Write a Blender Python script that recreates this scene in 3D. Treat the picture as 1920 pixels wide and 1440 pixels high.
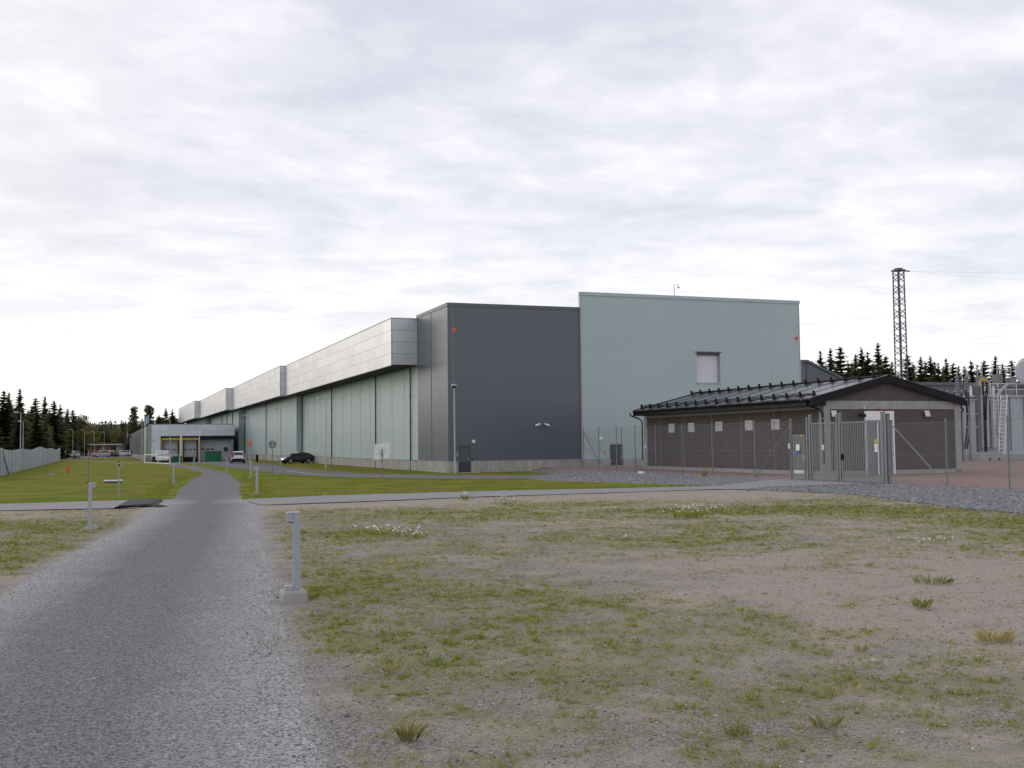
import bpy, bmesh, math, random
import numpy as np
from math import sin, cos, tan, atan, radians, pi, sqrt
from mathutils import Vector, Matrix

for o in list(bpy.data.objects): bpy.data.objects.remove(o)
SC = bpy.context.scene
COL = SC.collection
RND = random.Random(7)
NP = np.random.default_rng(11)

# ------------------------------------------------------------------ camera
FPX = 2050.0                      # focal length in pixels of a 1920 wide frame
YAW, PITCH, ROLL, EYE = radians(20.46), atan(111.4/2050.0), radians(0.64), 2.2
_f = Vector((sin(YAW)*cos(PITCH), cos(YAW)*cos(PITCH), sin(PITCH)))
_r0 = Vector((cos(YAW), -sin(YAW), 0)); _u0 = _r0.cross(_f)
_r = _r0*cos(ROLL) - _u0*sin(ROLL); _u = _u0*cos(ROLL) + _r0*sin(ROLL)
cam_d = bpy.data.cameras.new('camera'); cam = bpy.data.objects.new('camera', cam_d); COL.objects.link(cam)
cam_d.sensor_fit = 'HORIZONTAL'; cam_d.sensor_width = 36.0; cam_d.lens = 36.0*FPX/1920.0
cam_d.clip_start = 0.1; cam_d.clip_end = 9000
cam.matrix_world = Matrix(((_r.x, _u.x, -_f.x, 0), (_r.y, _u.y, -_f.y, 0), (_r.z, _u.z, -_f.z, EYE), (0, 0, 0, 1)))
SC.camera = cam

# ------------------------------------------------------------------ light
SUN_AZ, SUN_EL = radians(-26), radians(20)          # azimuth clockwise from +Y
s_dir = Vector((sin(SUN_AZ)*cos(SUN_EL), cos(SUN_AZ)*cos(SUN_EL), sin(SUN_EL)))
SC.view_settings.view_transform = 'Standard'
try: SC.view_settings.look = 'None'
except Exception: pass
SC.view_settings.exposure = 0.48
SC.view_settings.gamma = 1.0
SC.view_settings.use_curve_mapping = False
SC.render.engine = 'CYCLES'
SC.cycles.use_denoising = True
SC.cycles.max_bounces = 6
SC.cycles.sample_clamp_indirect = 6

class NT:
    """small node-tree builder"""
    def __init__(s, tree):
        s.t = tree; s.n = tree.nodes; s.l = tree.links
    def add(s, typ, **kw):
        nd = s.n.new(typ)
        for k, v in kw.items():
            if k == 'op': nd.operation = v
            else: setattr(nd, k, v)
        return nd
    def con(s, a, b):
        s.l.new(a, b)
    def put(s, sock, v):
        if isinstance(v, bpy.types.NodeSocket): s.l.new(v, sock)
        else: sock.default_value = v
    def math(s, op, a, b=None, c=None, clamp=False):
        nd = s.n.new('ShaderNodeMath'); nd.operation = op; nd.use_clamp = clamp
        s.put(nd.inputs[0], a)
        if b is not None: s.put(nd.inputs[1], b)
        if c is not None: s.put(nd.inputs[2], c)
        return nd.outputs[0]
    def mix(s, fac, a, b, blend='MIX'):
        nd = s.n.new('ShaderNodeMix'); nd.data_type = 'RGBA'; nd.blend_type = blend
        s.put(nd.inputs[0], fac)
        for i, v in ((6, a), (7, b)):
            if isinstance(v, (tuple, list)): v = (*v[:3], 1)
            s.put(nd.inputs[i], v)
        return nd.outputs[2]
    def noise(s, vec, scale, detail=4, rough=.55, dist=0.0):
        nd = s.n.new('ShaderNodeTexNoise')
        if vec is not None: s.l.new(vec, nd.inputs['Vector'])
        nd.inputs['Scale'].default_value = scale; nd.inputs['Detail'].default_value = detail
        nd.inputs['Roughness'].default_value = rough; nd.inputs['Distortion'].default_value = dist
        return nd.outputs[0]
    def rng(s, v, a, b, c=0.0, d=1.0, smooth=False):
        nd = s.n.new('ShaderNodeMapRange'); nd.clamp = True
        if smooth: nd.interpolation_type = 'SMOOTHSTEP'
        s.put(nd.inputs[0], v)
        for i, x in enumerate((a, b, c, d)): nd.inputs[i+1].default_value = x
        return nd.outputs[0]
    def scale(s, vec, sx, sy, sz, rz=0):
        nd = s.n.new('ShaderNodeMapping'); s.l.new(vec, nd.inputs[0])
        nd.inputs['Scale'].default_value = (sx, sy, sz); nd.inputs['Rotation'].default_value = (0, 0, rz)
        return nd.outputs[0]

W = bpy.data.worlds.new('World'); SC.world = W; W.use_nodes = True
w = NT(W.node_tree); w.n.clear()
sky = w.add('ShaderNodeTexSky'); sky.sky_type = 'NISHITA'; sky.sun_disc = False
sky.sun_elevation = SUN_EL; sky.sun_rotation = SUN_AZ; sky.altitude = 30; sky.dust_density = 1.5
tc = w.add('ShaderNodeTexCoord')
sep = w.add('ShaderNodeSeparateXYZ'); w.con(tc.outputs['Generated'], sep.inputs[0])
zc = w.math('ADD', w.math('MAXIMUM', sep.outputs[2], 0.0), 0.095)
cmb = w.add('ShaderNodeCombineXYZ')
w.con(w.math('DIVIDE', sep.outputs[0], zc), cmb.inputs[0]); w.con(w.math('DIVIDE', sep.outputs[1], zc), cmb.inputs[1])
v1 = w.scale(cmb.outputs[0], 1.0, 1.0, 1, radians(22))
big = w.noise(v1, 0.85, 5, .5, .25)
mid = w.noise(w.scale(cmb.outputs[0], 1.0, 1.12, 1, radians(-28)), 3.4, 7, .50, .35)
fine = w.noise(w.scale(cmb.outputs[0], 1.0, 1.3, 1, radians(-40)), 13.0, 5, .55, .3)
dens = w.math('ADD', w.math('ADD', w.math('MULTIPLY', big, .54), w.math('MULTIPLY', mid, .36)), w.math('MULTIPLY', fine, .10))
cr = w.add('ShaderNodeValToRGB'); w.con(dens, cr.inputs[0])
el = cr.color_ramp.elements
el[0].position = .34; el[0].color = (0.745, 0.74, 0.785, 1)
el[1].position = .68; el[1].color = (0.425, 0.440, 0.515, 1)
e2 = el.new(.47); e2.color = (0.575, 0.58, 0.645, 1)
e3 = el.new(.56); e3.color = (0.485, 0.50, 0.575, 1)
# thinner, brighter cloud towards the horizon all the way round
hor = w.math('POWER', 2.718, w.math('MULTIPLY', w.math('MAXIMUM', sep.outputs[2], 0.0), -8.0))
hor2 = w.math('MULTIPLY', hor, w.rng(dens, .70, .40, .62, 1.35), None, True)
cl = w.mix(hor2, cr.outputs[0], (.96, .945, .94))
# glow of the veiled low sun
dt = w.add('ShaderNodeVectorMath'); dt.operation = 'DOT_PRODUCT'; w.con(tc.outputs['Generated'], dt.inputs[0]); dt.inputs[1].default_value = s_dir
glow = w.math('POWER', w.math('MAXIMUM', dt.outputs['Value'], 0.0), 24.0)
cl = w.mix(w.math('MULTIPLY', glow, .55), cl, (1.06, .96, .80))
mul = w.add('ShaderNodeVectorMath'); mul.operation = 'SCALE'; w.con(cl, mul.inputs[0]); mul.inputs['Scale'].default_value = 10.0
gap = w.rng(dens, .38, .30, 0.03, .30)
skyc = w.mix(gap, mul.outputs[0], sky.outputs[0])
bg = w.add('ShaderNodeBackground'); w.con(skyc, bg.inputs[0]); bg.inputs[1].default_value = 0.1
wo = w.add('ShaderNodeOutputWorld'); w.con(bg.outputs[0], wo.inputs[0])

sl = bpy.data.lights.new('sun', 'SUN'); sl.energy = .55; sl.angle = radians(22); sl.color = (1.0, .88, .72)
so = bpy.data.objects.new('sun', sl); COL.objects.link(so)
so.rotation_euler = (-s_dir).to_track_quat('-Z', 'Y').to_euler(); so.location = (-60, 100, 60)

# ------------------------------------------------------------------ helpers
def ray(px, py): return _f + _r*((px-960)/FPX) - _u*((py-720)/FPX)
def G(px, py, z=0.0):
    d = ray(px, py); t = (z-EYE)/d.z; return Vector((d.x*t, d.y*t, z))
def at_depth(px, py, D):
    d = ray(px, py); return Vector((d.x*D, d.y*D, EYE+d.z*D))

def wloc(p):
    v = Vector((0, 0, 0))
    while p is not None:
        v += p.location; p = p.parent
    return v
def tag(o, label=None, cat=None, group=None, kind=None):
    if label: o['label'] = label
    if cat: o['category'] = cat
    if group: o['group'] = group
    if kind: o['kind'] = kind
    return o
def thing(name, label, cat, loc=(0, 0, 0), rz=0.0, group=None):
    o = bpy.data.objects.new(name, None); COL.objects.link(o); o.location = loc; o.rotation_euler = (0, 0, rz)
    o.empty_display_size = .2
    return tag(o, label, cat, group)
def raw(name, me, mat=None, parent=None, loc=(0, 0, 0), rz=0.0):
    if mat is not None and not me.materials: me.materials.append(mat)
    o = bpy.data.objects.new(name, me); COL.objects.link(o); o.location = loc; o.rotation_euler = (0, 0, rz)
    if parent is not None: o.parent = parent
    return o
def mk_mesh(name, V, F, smooth=False):
    me = bpy.data.meshes.new(name); me.from_pydata([tuple(v) for v in V], [], F); 
    if smooth: me.polygons.foreach_set('use_smooth', [True]*len(me.polygons))
    me.update(); return me
def np_mesh(name, V, F, attrs=None, smooth=False):
    """V (n,3), F (m,k) arrays, k = 3 or 4"""
    me = bpy.data.meshes.new(name); V = np.asarray(V, np.float32); F = np.asarray(F, np.int32)
    me.vertices.add(len(V)); me.vertices.foreach_set('co', V.ravel())
    m, k = F.shape
    me.loops.add(m*k); me.loops.foreach_set('vertex_index', F.ravel())
    me.polygons.add(m); me.polygons.foreach_set('loop_start', np.arange(m, dtype=np.int32)*k)
    me.polygons.foreach_set('loop_total', np.full(m, k, np.int32))
    if smooth: me.polygons.foreach_set('use_smooth', np.ones(m, bool))
    me.update(calc_edges=True); me.validate()
    for a, arr in (attrs or {}).items():
        at = me.attributes.new(a, 'FLOAT', 'POINT'); at.data.foreach_set('value', np.asarray(arr, np.float32))
    return me

_bc = {}
def bx(name, x0, x1, y0, y1, z0, z1, mat, parent=None, bev=0.0):
    """axis aligned box given in world coordinates, mesh data shared between alike boxes"""
    sx, sy, sz = round(x1-x0, 4), round(y1-y0, 4), round(z1-z0, 4)
    key = (sx, sy, sz, mat.name, bev)
    me = _bc.get(key)
    if me is None:
        bm = bmesh.new(); bmesh.ops.create_cube(bm, size=1.0)
        for v in bm.verts: v.co = Vector((v.co.x*sx, v.co.y*sy, (v.co.z+.5)*sz))
        if bev > 0: bmesh.ops.bevel(bm, geom=list(bm.edges), offset=bev, segments=1, affect='EDGES')
        me = bpy.data.meshes.new(name); bm.to_mesh(me); bm.free(); me.materials.append(mat); _bc[key] = me
    p = wloc(parent)
    return raw(name, me, None, parent, ((x0+x1)/2-p.x, (y0+y1)/2-p.y, z0-p.z))

class MB:
    def __init__(s): s.v = []; s.f = []
    def add(s, V, F):
        b = len(s.v); s.v += [tuple(v) for v in V]; s.f += [tuple(i+b for i in f) for f in F]; return s
    def box(s, x0, x1, y0, y1, z0, z1):
        V = [(x0, y0, z0), (x1, y0, z0), (x1, y1, z0), (x0, y1, z0), (x0, y0, z1), (x1, y0, z1), (x1, y1, z1), (x0, y1, z1)]
        return s.add(V, [(0, 3, 2, 1), (4, 5, 6, 7), (0, 1, 5, 4), (1, 2, 6, 5), (2, 3, 7, 6), (3, 0, 4, 7)])
    def bar(s, p0, p1, wd, ht=None, up=(0, 0, 1)):
        p0, p1 = Vector(p0), Vector(p1); d = (p1-p0).normalized(); up = Vector(up)
        if abs(d.dot(up)) > .98: up = Vector((1, 0, 0))
        a = d.cross(up).normalized()*wd/2; b = a.cross(d).normalized()*(ht or wd)/2
        V = [p0-a-b, p0+a-b, p0+a+b, p0-a+b, p1-a-b, p1+a-b, p1+a+b, p1-a+b]
        return s.add(V, [(0, 3, 2, 1), (4, 5, 6, 7), (0, 1, 5, 4), (1, 2, 6, 5), (2, 3, 7, 6), (3, 0, 4, 7)])
    def tube(s, pts, r, n=8, caps=True):
        pts = [Vector(p) for p in pts]; rs = r if isinstance(r, (list, tuple)) else [r]*len(pts)
        V = []; F = []
        for i, p in enumerate(pts):
            d = (pts[min(i+1, len(pts)-1)]-pts[max(i-1, 0)]).normalized()
            up = Vector((0, 0, 1)) if abs(d.z) < .95 else Vector((1, 0, 0))
            a = d.cross(up).normalized(); b = a.cross(d).normalized()
            for k in range(n):
                t = 2*pi*k/n; V.append(p+(a*cos(t)+b*sin(t))*rs[i])
        for i in range(len(pts)-1):
            for k in range(n):
                F.append((i*n+k, i*n+(k+1) % n, (i+1)*n+(k+1) % n, (i+1)*n+k))
        if caps:
            F.append(tuple(range(n-1, -1, -1))); F.append(tuple((len(pts)-1)*n+k for k in range(n)))
        return s.add(V, F)
    def prism(s, poly, axis, a, b):
        """poly: 2-D points, extruded along axis 'x','y' or 'z' from a to b"""
        def P(u, v, c): return {'x': (c, u, v), 'y': (u, c, v), 'z': (u, v, c)}[axis]
        n = len(poly); V = [P(u, v, a) for u, v in poly]+[P(u, v, b) for u, v in poly]
        F = [tuple(range(n-1, -1, -1)), tuple(range(n, 2*n))]+[(i, (i+1) % n, n+(i+1) % n, n+i) for i in range(n)]
        return s.add(V, F)
    def build(s, name, mat, parent=None, world=True, smooth=False, fix=True):
        p = wloc(parent) if world else Vector((0, 0, 0))
        me = mk_mesh(name, [(v[0]-p.x, v[1]-p.y, v[2]-p.z) for v in s.v], s.f, smooth)
        if fix:
            bm = bmesh.new(); bm.from_mesh(me); bmesh.ops.recalc_face_normals(bm, faces=bm.faces); bm.to_mesh(me); bm.free()
        return raw(name, me, mat, parent)
def copy_tree(o, parent=None):
    c = o.copy(); COL.objects.link(c); c.parent = parent
    for ch in list(o.children): copy_tree(ch, c)
    return c

# value noise in numpy
def _h(xi, yi, s):
    h = (xi.astype(np.int64)*374761393+yi.astype(np.int64)*668265263+s*1442695041) & 0xffffffff
    h = ((h ^ (h >> 13))*1274126177) & 0xffffffff
    h = h ^ (h >> 16); return (h & 0xffff)/65535.0
def vn(x, y, s=0):
    x = np.asarray(x, float); y = np.asarray(y, float)
    xi = np.floor(x); yi = np.floor(y); fx = x-xi; fy = y-yi
    fx = fx*fx*(3-2*fx); fy = fy*fy*(3-2*fy)
    a = _h(xi, yi, s); b = _h(xi+1, yi, s); c = _h(xi, yi+1, s); d = _h(xi+1, yi+1, s)
    return (a*(1-fx)+b*fx)*(1-fy)+(c*(1-fx)+d*fx)*fy
def fbm(x, y, s=0, o=4):
    t = 0; a = .5; n = 0
    for i in range(o):
        t = t+a*vn(x, y, s+i*17); n += a; x = x*2.03+5.1; y = y*2.03+1.7; a *= .5
    return t/n
def sstep(a, b, x):
    t = np.clip((np.asarray(x, float)-a)/(b-a), 0, 1); return t*t*(3-2*t)

# ------------------------------------------------------------------ materials
def new_mat(name):
    m = bpy.data.materials.new(name); m.use_nodes = True; t = NT(m.node_tree)
    b = t.n['Principled BSDF']; return m, t, b
def bump(t, b, h, strength, dist=.01):
    nd = t.add('ShaderNodeBump'); nd.inputs['Strength'].default_value = strength; nd.inputs['Distance'].default_value = dist
    t.con(h, nd.inputs['Height']); t.con(nd.outputs[0], b.inputs['Normal'])
def simple(name, col, rough=.5, metal=0.0, var=.08, nscale=1.5, rnd=.0, bscale=0, bstr=.2, spec=.5, streak=0.0, dirt=None):
    """painted, cast or metal surface: noise mottling, per-object tint, optional rain streaks and bump"""
    m, t, b = new_mat(name)
    geo = t.add('ShaderNodeNewGeometry'); pos = geo.outputs['Position']
    n = t.noise(pos, nscale, 5, .6)
    f = t.rng(n, .3, .7, 1-var, 1+var)
    if streak:
        st = t.noise(t.scale(pos, 3.0, 3.0, .12), 2.2, 4, .6)
        f = t.math('MULTIPLY', f, t.rng(st, .3, .75, 1+streak*.4, 1-streak))
    if rnd:
        oi = t.add('ShaderNodeObjectInfo'); f = t.math('MULTIPLY', f, t.rng(oi.outputs['Random'], 0, 1, 1-rnd, 1+rnd))
    vm = t.add('ShaderNodeVectorMath'); vm.operation = 'SCALE'; vm.inputs[0].default_value = col; t.con(f, vm.inputs['Scale'])
    c = vm.outputs[0]
    if dirt:
        c = t.mix(t.math('MULTIPLY', t.rng(t.noise(pos, .7, 6, .65), .45, .75), dirt[3]), c, dirt[:3])
    t.con(c, b.inputs['Base Color'])
    b.inputs['Metallic'].default_value = metal; b.inputs['Specular IOR Level'].default_value = spec
    t.con(t.rng(t.noise(pos, nscale*2.3, 2, .5), .3, .7, rough*.93, min(1, rough*1.07)), b.inputs['Roughness'])
    if bscale: bump(t, b, t.noise(pos, bscale, 5, .6), bstr, .01)
    return m
M = {}
M['dark_panel'] = simple('dark_grey_panel_paint', (.104, .116, .140), .32, 0, .02, .12, .012, 0, 0, .5)
M['dark_joint'] = simple('dark_panel_joint', (.080, .091, .112), .6)
M['dark_trim'] = simple('dark_trim_paint', (.10, .11, .13), .4)
M['teal'] = simple('pale_green_panel_paint', (.405, .498, .50), .40, 0, .025, .15, .010, 0, 0, .42)
M['teal_joint'] = simple('pale_green_joint', (.36, .45, .455), .6)
M['teal_trim'] = simple('pale_green_trim', (.40, .50, .51), .4)
M['grey_trim'] = simple('grey_corner_trim', (.38, .39, .41), .45)
M['concrete'] = simple('cast_concrete', (.38, .372, .352), .85, 0, .14, 1.3, .03, 40, .25, .3, .25, (.16, .15, .13, .5))
M['concrete_lt'] = simple('pale_concrete', (.34, .335, .325), .85, 0, .1, 2, .03, 40, .2, .3, .12)
M['soffit'] = simple('soffit_dark', (.028, .028, .03), .8)
M['door_dark'] = simple('door_dark_paint', (.040, .046, .058), .5)
M['black'] = simple('black_metal', (.008, .009, .011), .6, 0, .08, 1.5, 0, 0, 0, .22)
M['mast'] = simple('mast_steel', (.085, .09, .115), .6, .2, .1, 4)
M['roofing'] = simple('roof_felt', (.05, .05, .055), .9)
M['zinc'] = simple('galvanised_steel', (.36, .38, .39), .5, .55, .12, 6, .04)
M['lamp_grey'] = simple('light_grey_lamp_paint', (.46, .48, .50), .5, .1, .06, 3)
M['zinc_dk'] = simple('weathered_galvanised_steel', (.19, .21, .22), .55, .35, .14, 5, .04)
M['white'] = simple('white_paint', (.80, .80, .80), .45, 0, .05, 2)
M['offwhite'] = simple('off_white_sheet', (.60, .60, .62), .5, 0, .06, 2)
M['bollard'] = simple('bollard_grey_enamel', (.36, .375, .41), .4, .15, .04, 3, .02)
M['yellow'] = simple('yellow_dock_paint', (.50, .33, .03), .5, 0, .1, 3)
M['grey_door'] = simple('grey_roller_door', (.44, .46, .49), .5, 0, .06, 2)
M['green_bin'] = simple('green_container_paint', (.012, .17, .075), .5, 0, .1, 2)
M['green_dk'] = simple('dark_green_plastic', (.012, .06, .04), .5)
M['glass'] = simple('dark_glass', (.012, .014, .016), .08, 0, .02, 1, 0, 0, 0, .6)
M['red'] = simple('signal_red', (.72, .07, .04), .5)
M['orange'] = simple('orange_sign_face', (.80, .34, .03), .5)
M['tank'] = simple('transformer_grey_paint', (.40, .43, .46), .42, 0, .05, .8, .01, 0, 0, .5, .12)
M['brown_ins'] = simple('brown_porcelain', (.05, .026, .02), .3)
M['shutter'] = simple('pale_shutter_slat', (.66, .66, .71), .5, 0, .03, 1, .02)
M['blue'] = simple('blue_print', (.05, .12, .42), .5)
M['rubber'] = simple('rubber_mat', (.020, .021, .026), .9, 0, .15, 4)
M['asphalt_line'] = simple('road_paint', (.55, .55, .54), .7, 0, .2, 5)
M['zinc_sheet'] = simple('grey_corrugated_sheet', (.46, .49, .53), .5, .1, .08, 1.5, .10)
M['trunk'] = simple('bark', (.075, .06, .048), .9, 0, .25, 6, .05)
M['birch'] = simple('pale_bark', (.35, .33, .30), .9, 0, .3, 6)

def galv():
    m, t, b = new_mat('ribbed_galvanised_cladding')
    pos = t.add('ShaderNodeNewGeometry').outputs['Position']
    oi = t.add('ShaderNodeObjectInfo')
    sp = t.noise(pos, 14, 3, .7)
    f = t.math('MULTIPLY', t.rng(sp, .3, .7, .88, 1.1), t.rng(oi.outputs['Random'], 0, 1, .93, 1.06))
    vm = t.add('ShaderNodeVectorMath'); vm.operation = 'SCALE'; vm.inputs[0].default_value = (.62, .64, .67); t.con(f, vm.inputs['Scale'])
    t.con(vm.outputs[0], b.inputs['Base Color']); b.inputs['Metallic'].default_value = .85
    t.con(t.rng(sp, .3, .7, .40, .52), b.inputs['Roughness'])
    sx = t.add('ShaderNodeSeparateXYZ'); t.con(pos, sx.inputs[0])
    wv = t.math('SINE', t.math('MULTIPLY', t.math('ADD', sx.outputs[0], sx.outputs[1]), 2*pi/.24))
    h = t.math('ADD', t.rng(wv, -.2, .3), t.math('MULTIPLY', t.noise(pos, .9, 3, .5), .8))
    bump(t, b, h, .30, .02)
    return m
M['galv'] = galv()
M['dock_clad'] = simple('pale_galvanised_sheet', (.64, .68, .74), .45, .15, .16, 3, .06, 0, 0, .5, .1)

def brickwork():
    m, t, b = new_mat('brown_facing_brick')
    pos = t.add('ShaderNodeNewGeometry').outputs['Position']
    s = t.add('ShaderNodeSeparateXYZ'); t.con(pos, s.inputs[0])
    c = t.add('ShaderNodeCombineXYZ'); t.con(t.math('ADD', s.outputs[0], s.outputs[1]), c.inputs[0]); t.con(s.outputs[2], c.inputs[1])
    br = t.add('ShaderNodeTexBrick'); t.con(c.outputs[0], br.inputs['Vector'])
    br.inputs['Color1'].default_value = (.092, .078, .072, 1); br.inputs['Color2'].default_value = (.125, .107, .10, 1); br.inputs['Mortar'].default_value = (.085, .075, .07, 1)
    br.inputs['Scale'].default_value = 1.0; br.inputs['Brick Width'].default_value = .25; br.inputs['Row Height'].default_value = .075; br.inputs['Mortar Size'].default_value = .008
    n = t.noise(pos, 1.1, 5, .6)
    col = t.mix(t.rng(n, .4, .75, 0, .35), br.outputs[0], (.125, .11, .10))
    t.con(col, b.inputs['Base Color']); b.inputs['Roughness'].default_value = .85; b.inputs['Specular IOR Level'].default_value = .3
    bump(t, b, t.math('SUBTRACT', t.math('MULTIPLY', t.noise(pos, 30, 4, .6), .6), br.outputs[1]), .35, .006)
    return m
M['brick'] = brickwork()

def roofsheet():
    m, t, b = new_mat('dark_coated_roof_sheet')
    pos = t.add('ShaderNodeNewGeometry').outputs['Position']
    n = t.noise(pos, 1.2, 4, .6)
    t.con(t.mix(t.rng(n, .3, .7), (.085, .088, .105), (.11, .115, .135)), b.inputs['Base Color'])
    b.inputs['Roughness'].default_value = .27
    bump(t, b, t.noise(pos, 2.0, 3, .5), .05, .02)
    return m
M['roofsheet'] = roofsheet()

def attr(t, name):
    a = t.add('ShaderNodeAttribute'); a.attribute_name = name; return a.outputs['Fac']
def stones(t, pos, scale, sharp=.0):
    v = t.add('ShaderNodeTexVoronoi'); t.con(pos, v.inputs['Vector']); v.inputs['Scale'].default_value = scale; v.inputs['Randomness'].default_value = 1
    s = t.add('ShaderNodeSeparateColor'); t.con(v.outputs['Color'], s.inputs[0])
    return s.outputs[0], v.outputs['Distance']
def soil():
    m, t, b = new_mat('stony_soil')
    pos = t.add('ShaderNodeNewGeometry').outputs['Position']
    veg = attr(t, 'veg'); sand = attr(t, 'sand'); shd = attr(t, 'shoulder')
    r1, d1 = stones(t, pos, 58); r2, d2 = stones(t, pos, 110)
    sandc = t.mix(t.rng(r2, .15, .85), (.295, .250, .208), (.46, .402, .345))
    gravc = t.mix(t.rng(r1, .1, .95), (.125, .117, .108), (.385, .362, .338))
    n = t.noise(pos, .9, 6, .62)
    base = t.mix(t.math('MULTIPLY', t.rng(t.math('ADD', n, t.math('MULTIPLY', sand, .55)), .52, .80), 1.0, None, True), gravc, sandc)
    base = t.mix(t.rng(t.noise(pos, 7.5, 6, .75), .5, .75, 0, .5), base, (.15, .132, .11))
    base = t.mix(t.rng(t.noise(t.scale(pos, .5, 2.2, 1, radians(-35)), 1.1, 5, .65), .56, .68, 0, .4), base, (.17, .155, .135))
    base = t.mix(t.rng(t.math('ADD', shd, t.math('MULTIPLY', t.math('SUBTRACT', t.noise(pos, 2.2, 6, .7), .5), .9)), .35, .9), base, t.mix(t.rng(r1, .05, .95), (.17, .168, .165), (.47, .465, .455)))
    n2 = t.noise(pos, 17, 6, .75)
    vf = t.rng(t.math('ADD', t.math('MULTIPLY', veg, .70), t.math('MULTIPLY', n2, 1.0)), .72, 1.05)
    vcol = t.mix(t.rng(t.noise(pos, 2.4, 5, .65), .35, .68), (.125, .150, .026), (.235, .215, .065))
    vcol = t.mix(t.rng(n2, .5, .75, 0, .6), vcol, (.30, .26, .145))
    t.con(t.mix(t.math('MULTIPLY', vf, .60), base, vcol), b.inputs['Base Color'])
    b.inputs['Roughness'].default_value = .95; b.inputs['Specular IOR Level'].default_value = .08
    h = t.math('ADD', t.math('MULTIPLY', d1, -.6), t.math('ADD', t.math('MULTIPLY', d2, -.35), t.math('MULTIPLY', n2, .8)))
    bump(t, b, h, .75, .02)
    return m
M['soil'] = soil()
def gravel_road():
    m, t, b = new_mat('fine_gravel')
    pos = t.add('ShaderNodeNewGeometry').outputs['Position']
    edge = attr(t, 'edge')
    r1, d1 = stones(t, pos, 55); r2, d2 = stones(t, pos, 130)
    dk = t.mix(t.rng(r1, .05, .95), (.075, .074, .079), (.265, .263, .272))
    dk = t.mix(t.rng(r2, .75, 1, 0, .5), dk, (.38, .38, .39))
    lt = t.mix(t.rng(r1, .05, .95), (.17, .168, .168), (.47, .47, .468))
    n = t.noise(pos, .8, 6, .6)
    e = t.rng(t.math('ADD', edge, t.math('MULTIPLY', t.math('SUBTRACT', n, .5), .7)), .10, .95)
    c = t.mix(e, dk, lt)
    c = t.mix(t.rng(t.noise(t.scale(pos, 1.6, .18, 1), 1.3, 5, .6), .5, .78, 0, .28), c, (.17, .16, .13))
    t.con(c, b.inputs['Base Color']); b.inputs['Roughness'].default_value = .95; b.inputs['Specular IOR Level'].default_value = .06
    bump(t, b, t.math('ADD', t.math('MULTIPLY', d1, -.7), t.math('MULTIPLY', d2, -.4)), .7, .012)
    return m
M['gravel'] = gravel_road()
def ground_mix(name, c1, c2, c3, sscale, bstr=.5, big=.6, bd=.02):
    m, t, b = new_mat(name)
    pos = t.add('ShaderNodeNewGeometry').outputs['Position']
    r1, d1 = stones(t, pos, sscale)
    c = t.mix(t.rng(r1, .05, .95), c1, c2)
    c = t.mix(t.rng(t.noise(pos, big, 6, .6), .42, .72, 0, .55), c, c3)
    t.con(c, b.inputs['Base Color']); b.inputs['Roughness'].default_value = .95; b.inputs['Specular IOR Level'].default_value = .10
    bump(t, b, t.math('MULTIPLY', d1, -1.0), bstr, bd)
    return m
M['pathgravel'] = ground_mix('pale_path_surface', (.21, .208, .21), (.36, .355, .36), (.33, .315, .30), 60, .4)
M['asphalt'] = ground_mix('asphalt', (.12, .12, .126), (.19, .19, .195), (.21, .205, .20), 45, .3, .35)
M['crushed'] = ground_mix('blue_grey_crushed_stone', (.14, .144, .152), (.38, .388, .405), (.29, .29, .293), 26, 1.0, .8, .06)
M['redgravel'] = ground_mix('reddish_yard_gravel', (.20, .135, .115), (.38, .275, .245), (.29, .235, .21), 22, .8, .5, .04)
M['earth'] = ground_mix('far_ground', (.06, .062, .03), (.10, .10, .05), (.085, .09, .03), 2, .2)
def lawn():
    m, t, b = new_mat('mown_grass')
    pos = t.add('ShaderNodeNewGeometry').outputs['Position']
    a = t.noise(t.scale(pos, .7, 1.0, 1, radians(8)), .42, 6, .6)
    c = t.mix(t.rng(a, .43, .57), (.105, .165, .014), (.225, .225, .032))
    br = t.noise(t.scale(pos, .8, 1.0, 1), .17, 6, .62)
    c = t.mix(t.rng(br, .47, .60, 0, .8), c, (.215, .155, .045))
    c = t.mix(t.rng(t.noise(pos, .95, 6, .68), .50, .66, 0, .6), c, (.29, .27, .05))
    c = t.mix(t.rng(t.noise(pos, 1.6, 6, .7), .52, .68, 0, .55), c, (.075, .125, .009))
    f = t.noise(pos, 19, 6, .75)
    c = t.mix(t.rng(f, .40, .70, 0, .4), c, (.045, .080, .006))
    c = t.mix(t.rng(t.noise(t.scale(pos, .3, 2.2, 1, radians(-6)), 1.7, 5, .7), .56, .74, 0, .5), c, (.29, .27, .07))
    t.con(c, b.inputs['Base Color']); b.inputs['Roughness'].default_value = .95; b.inputs['Specular IOR Level'].default_value = .03
    bump(t, b, f, .9, .05)
    return m
M['lawn'] = lawn()
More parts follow.
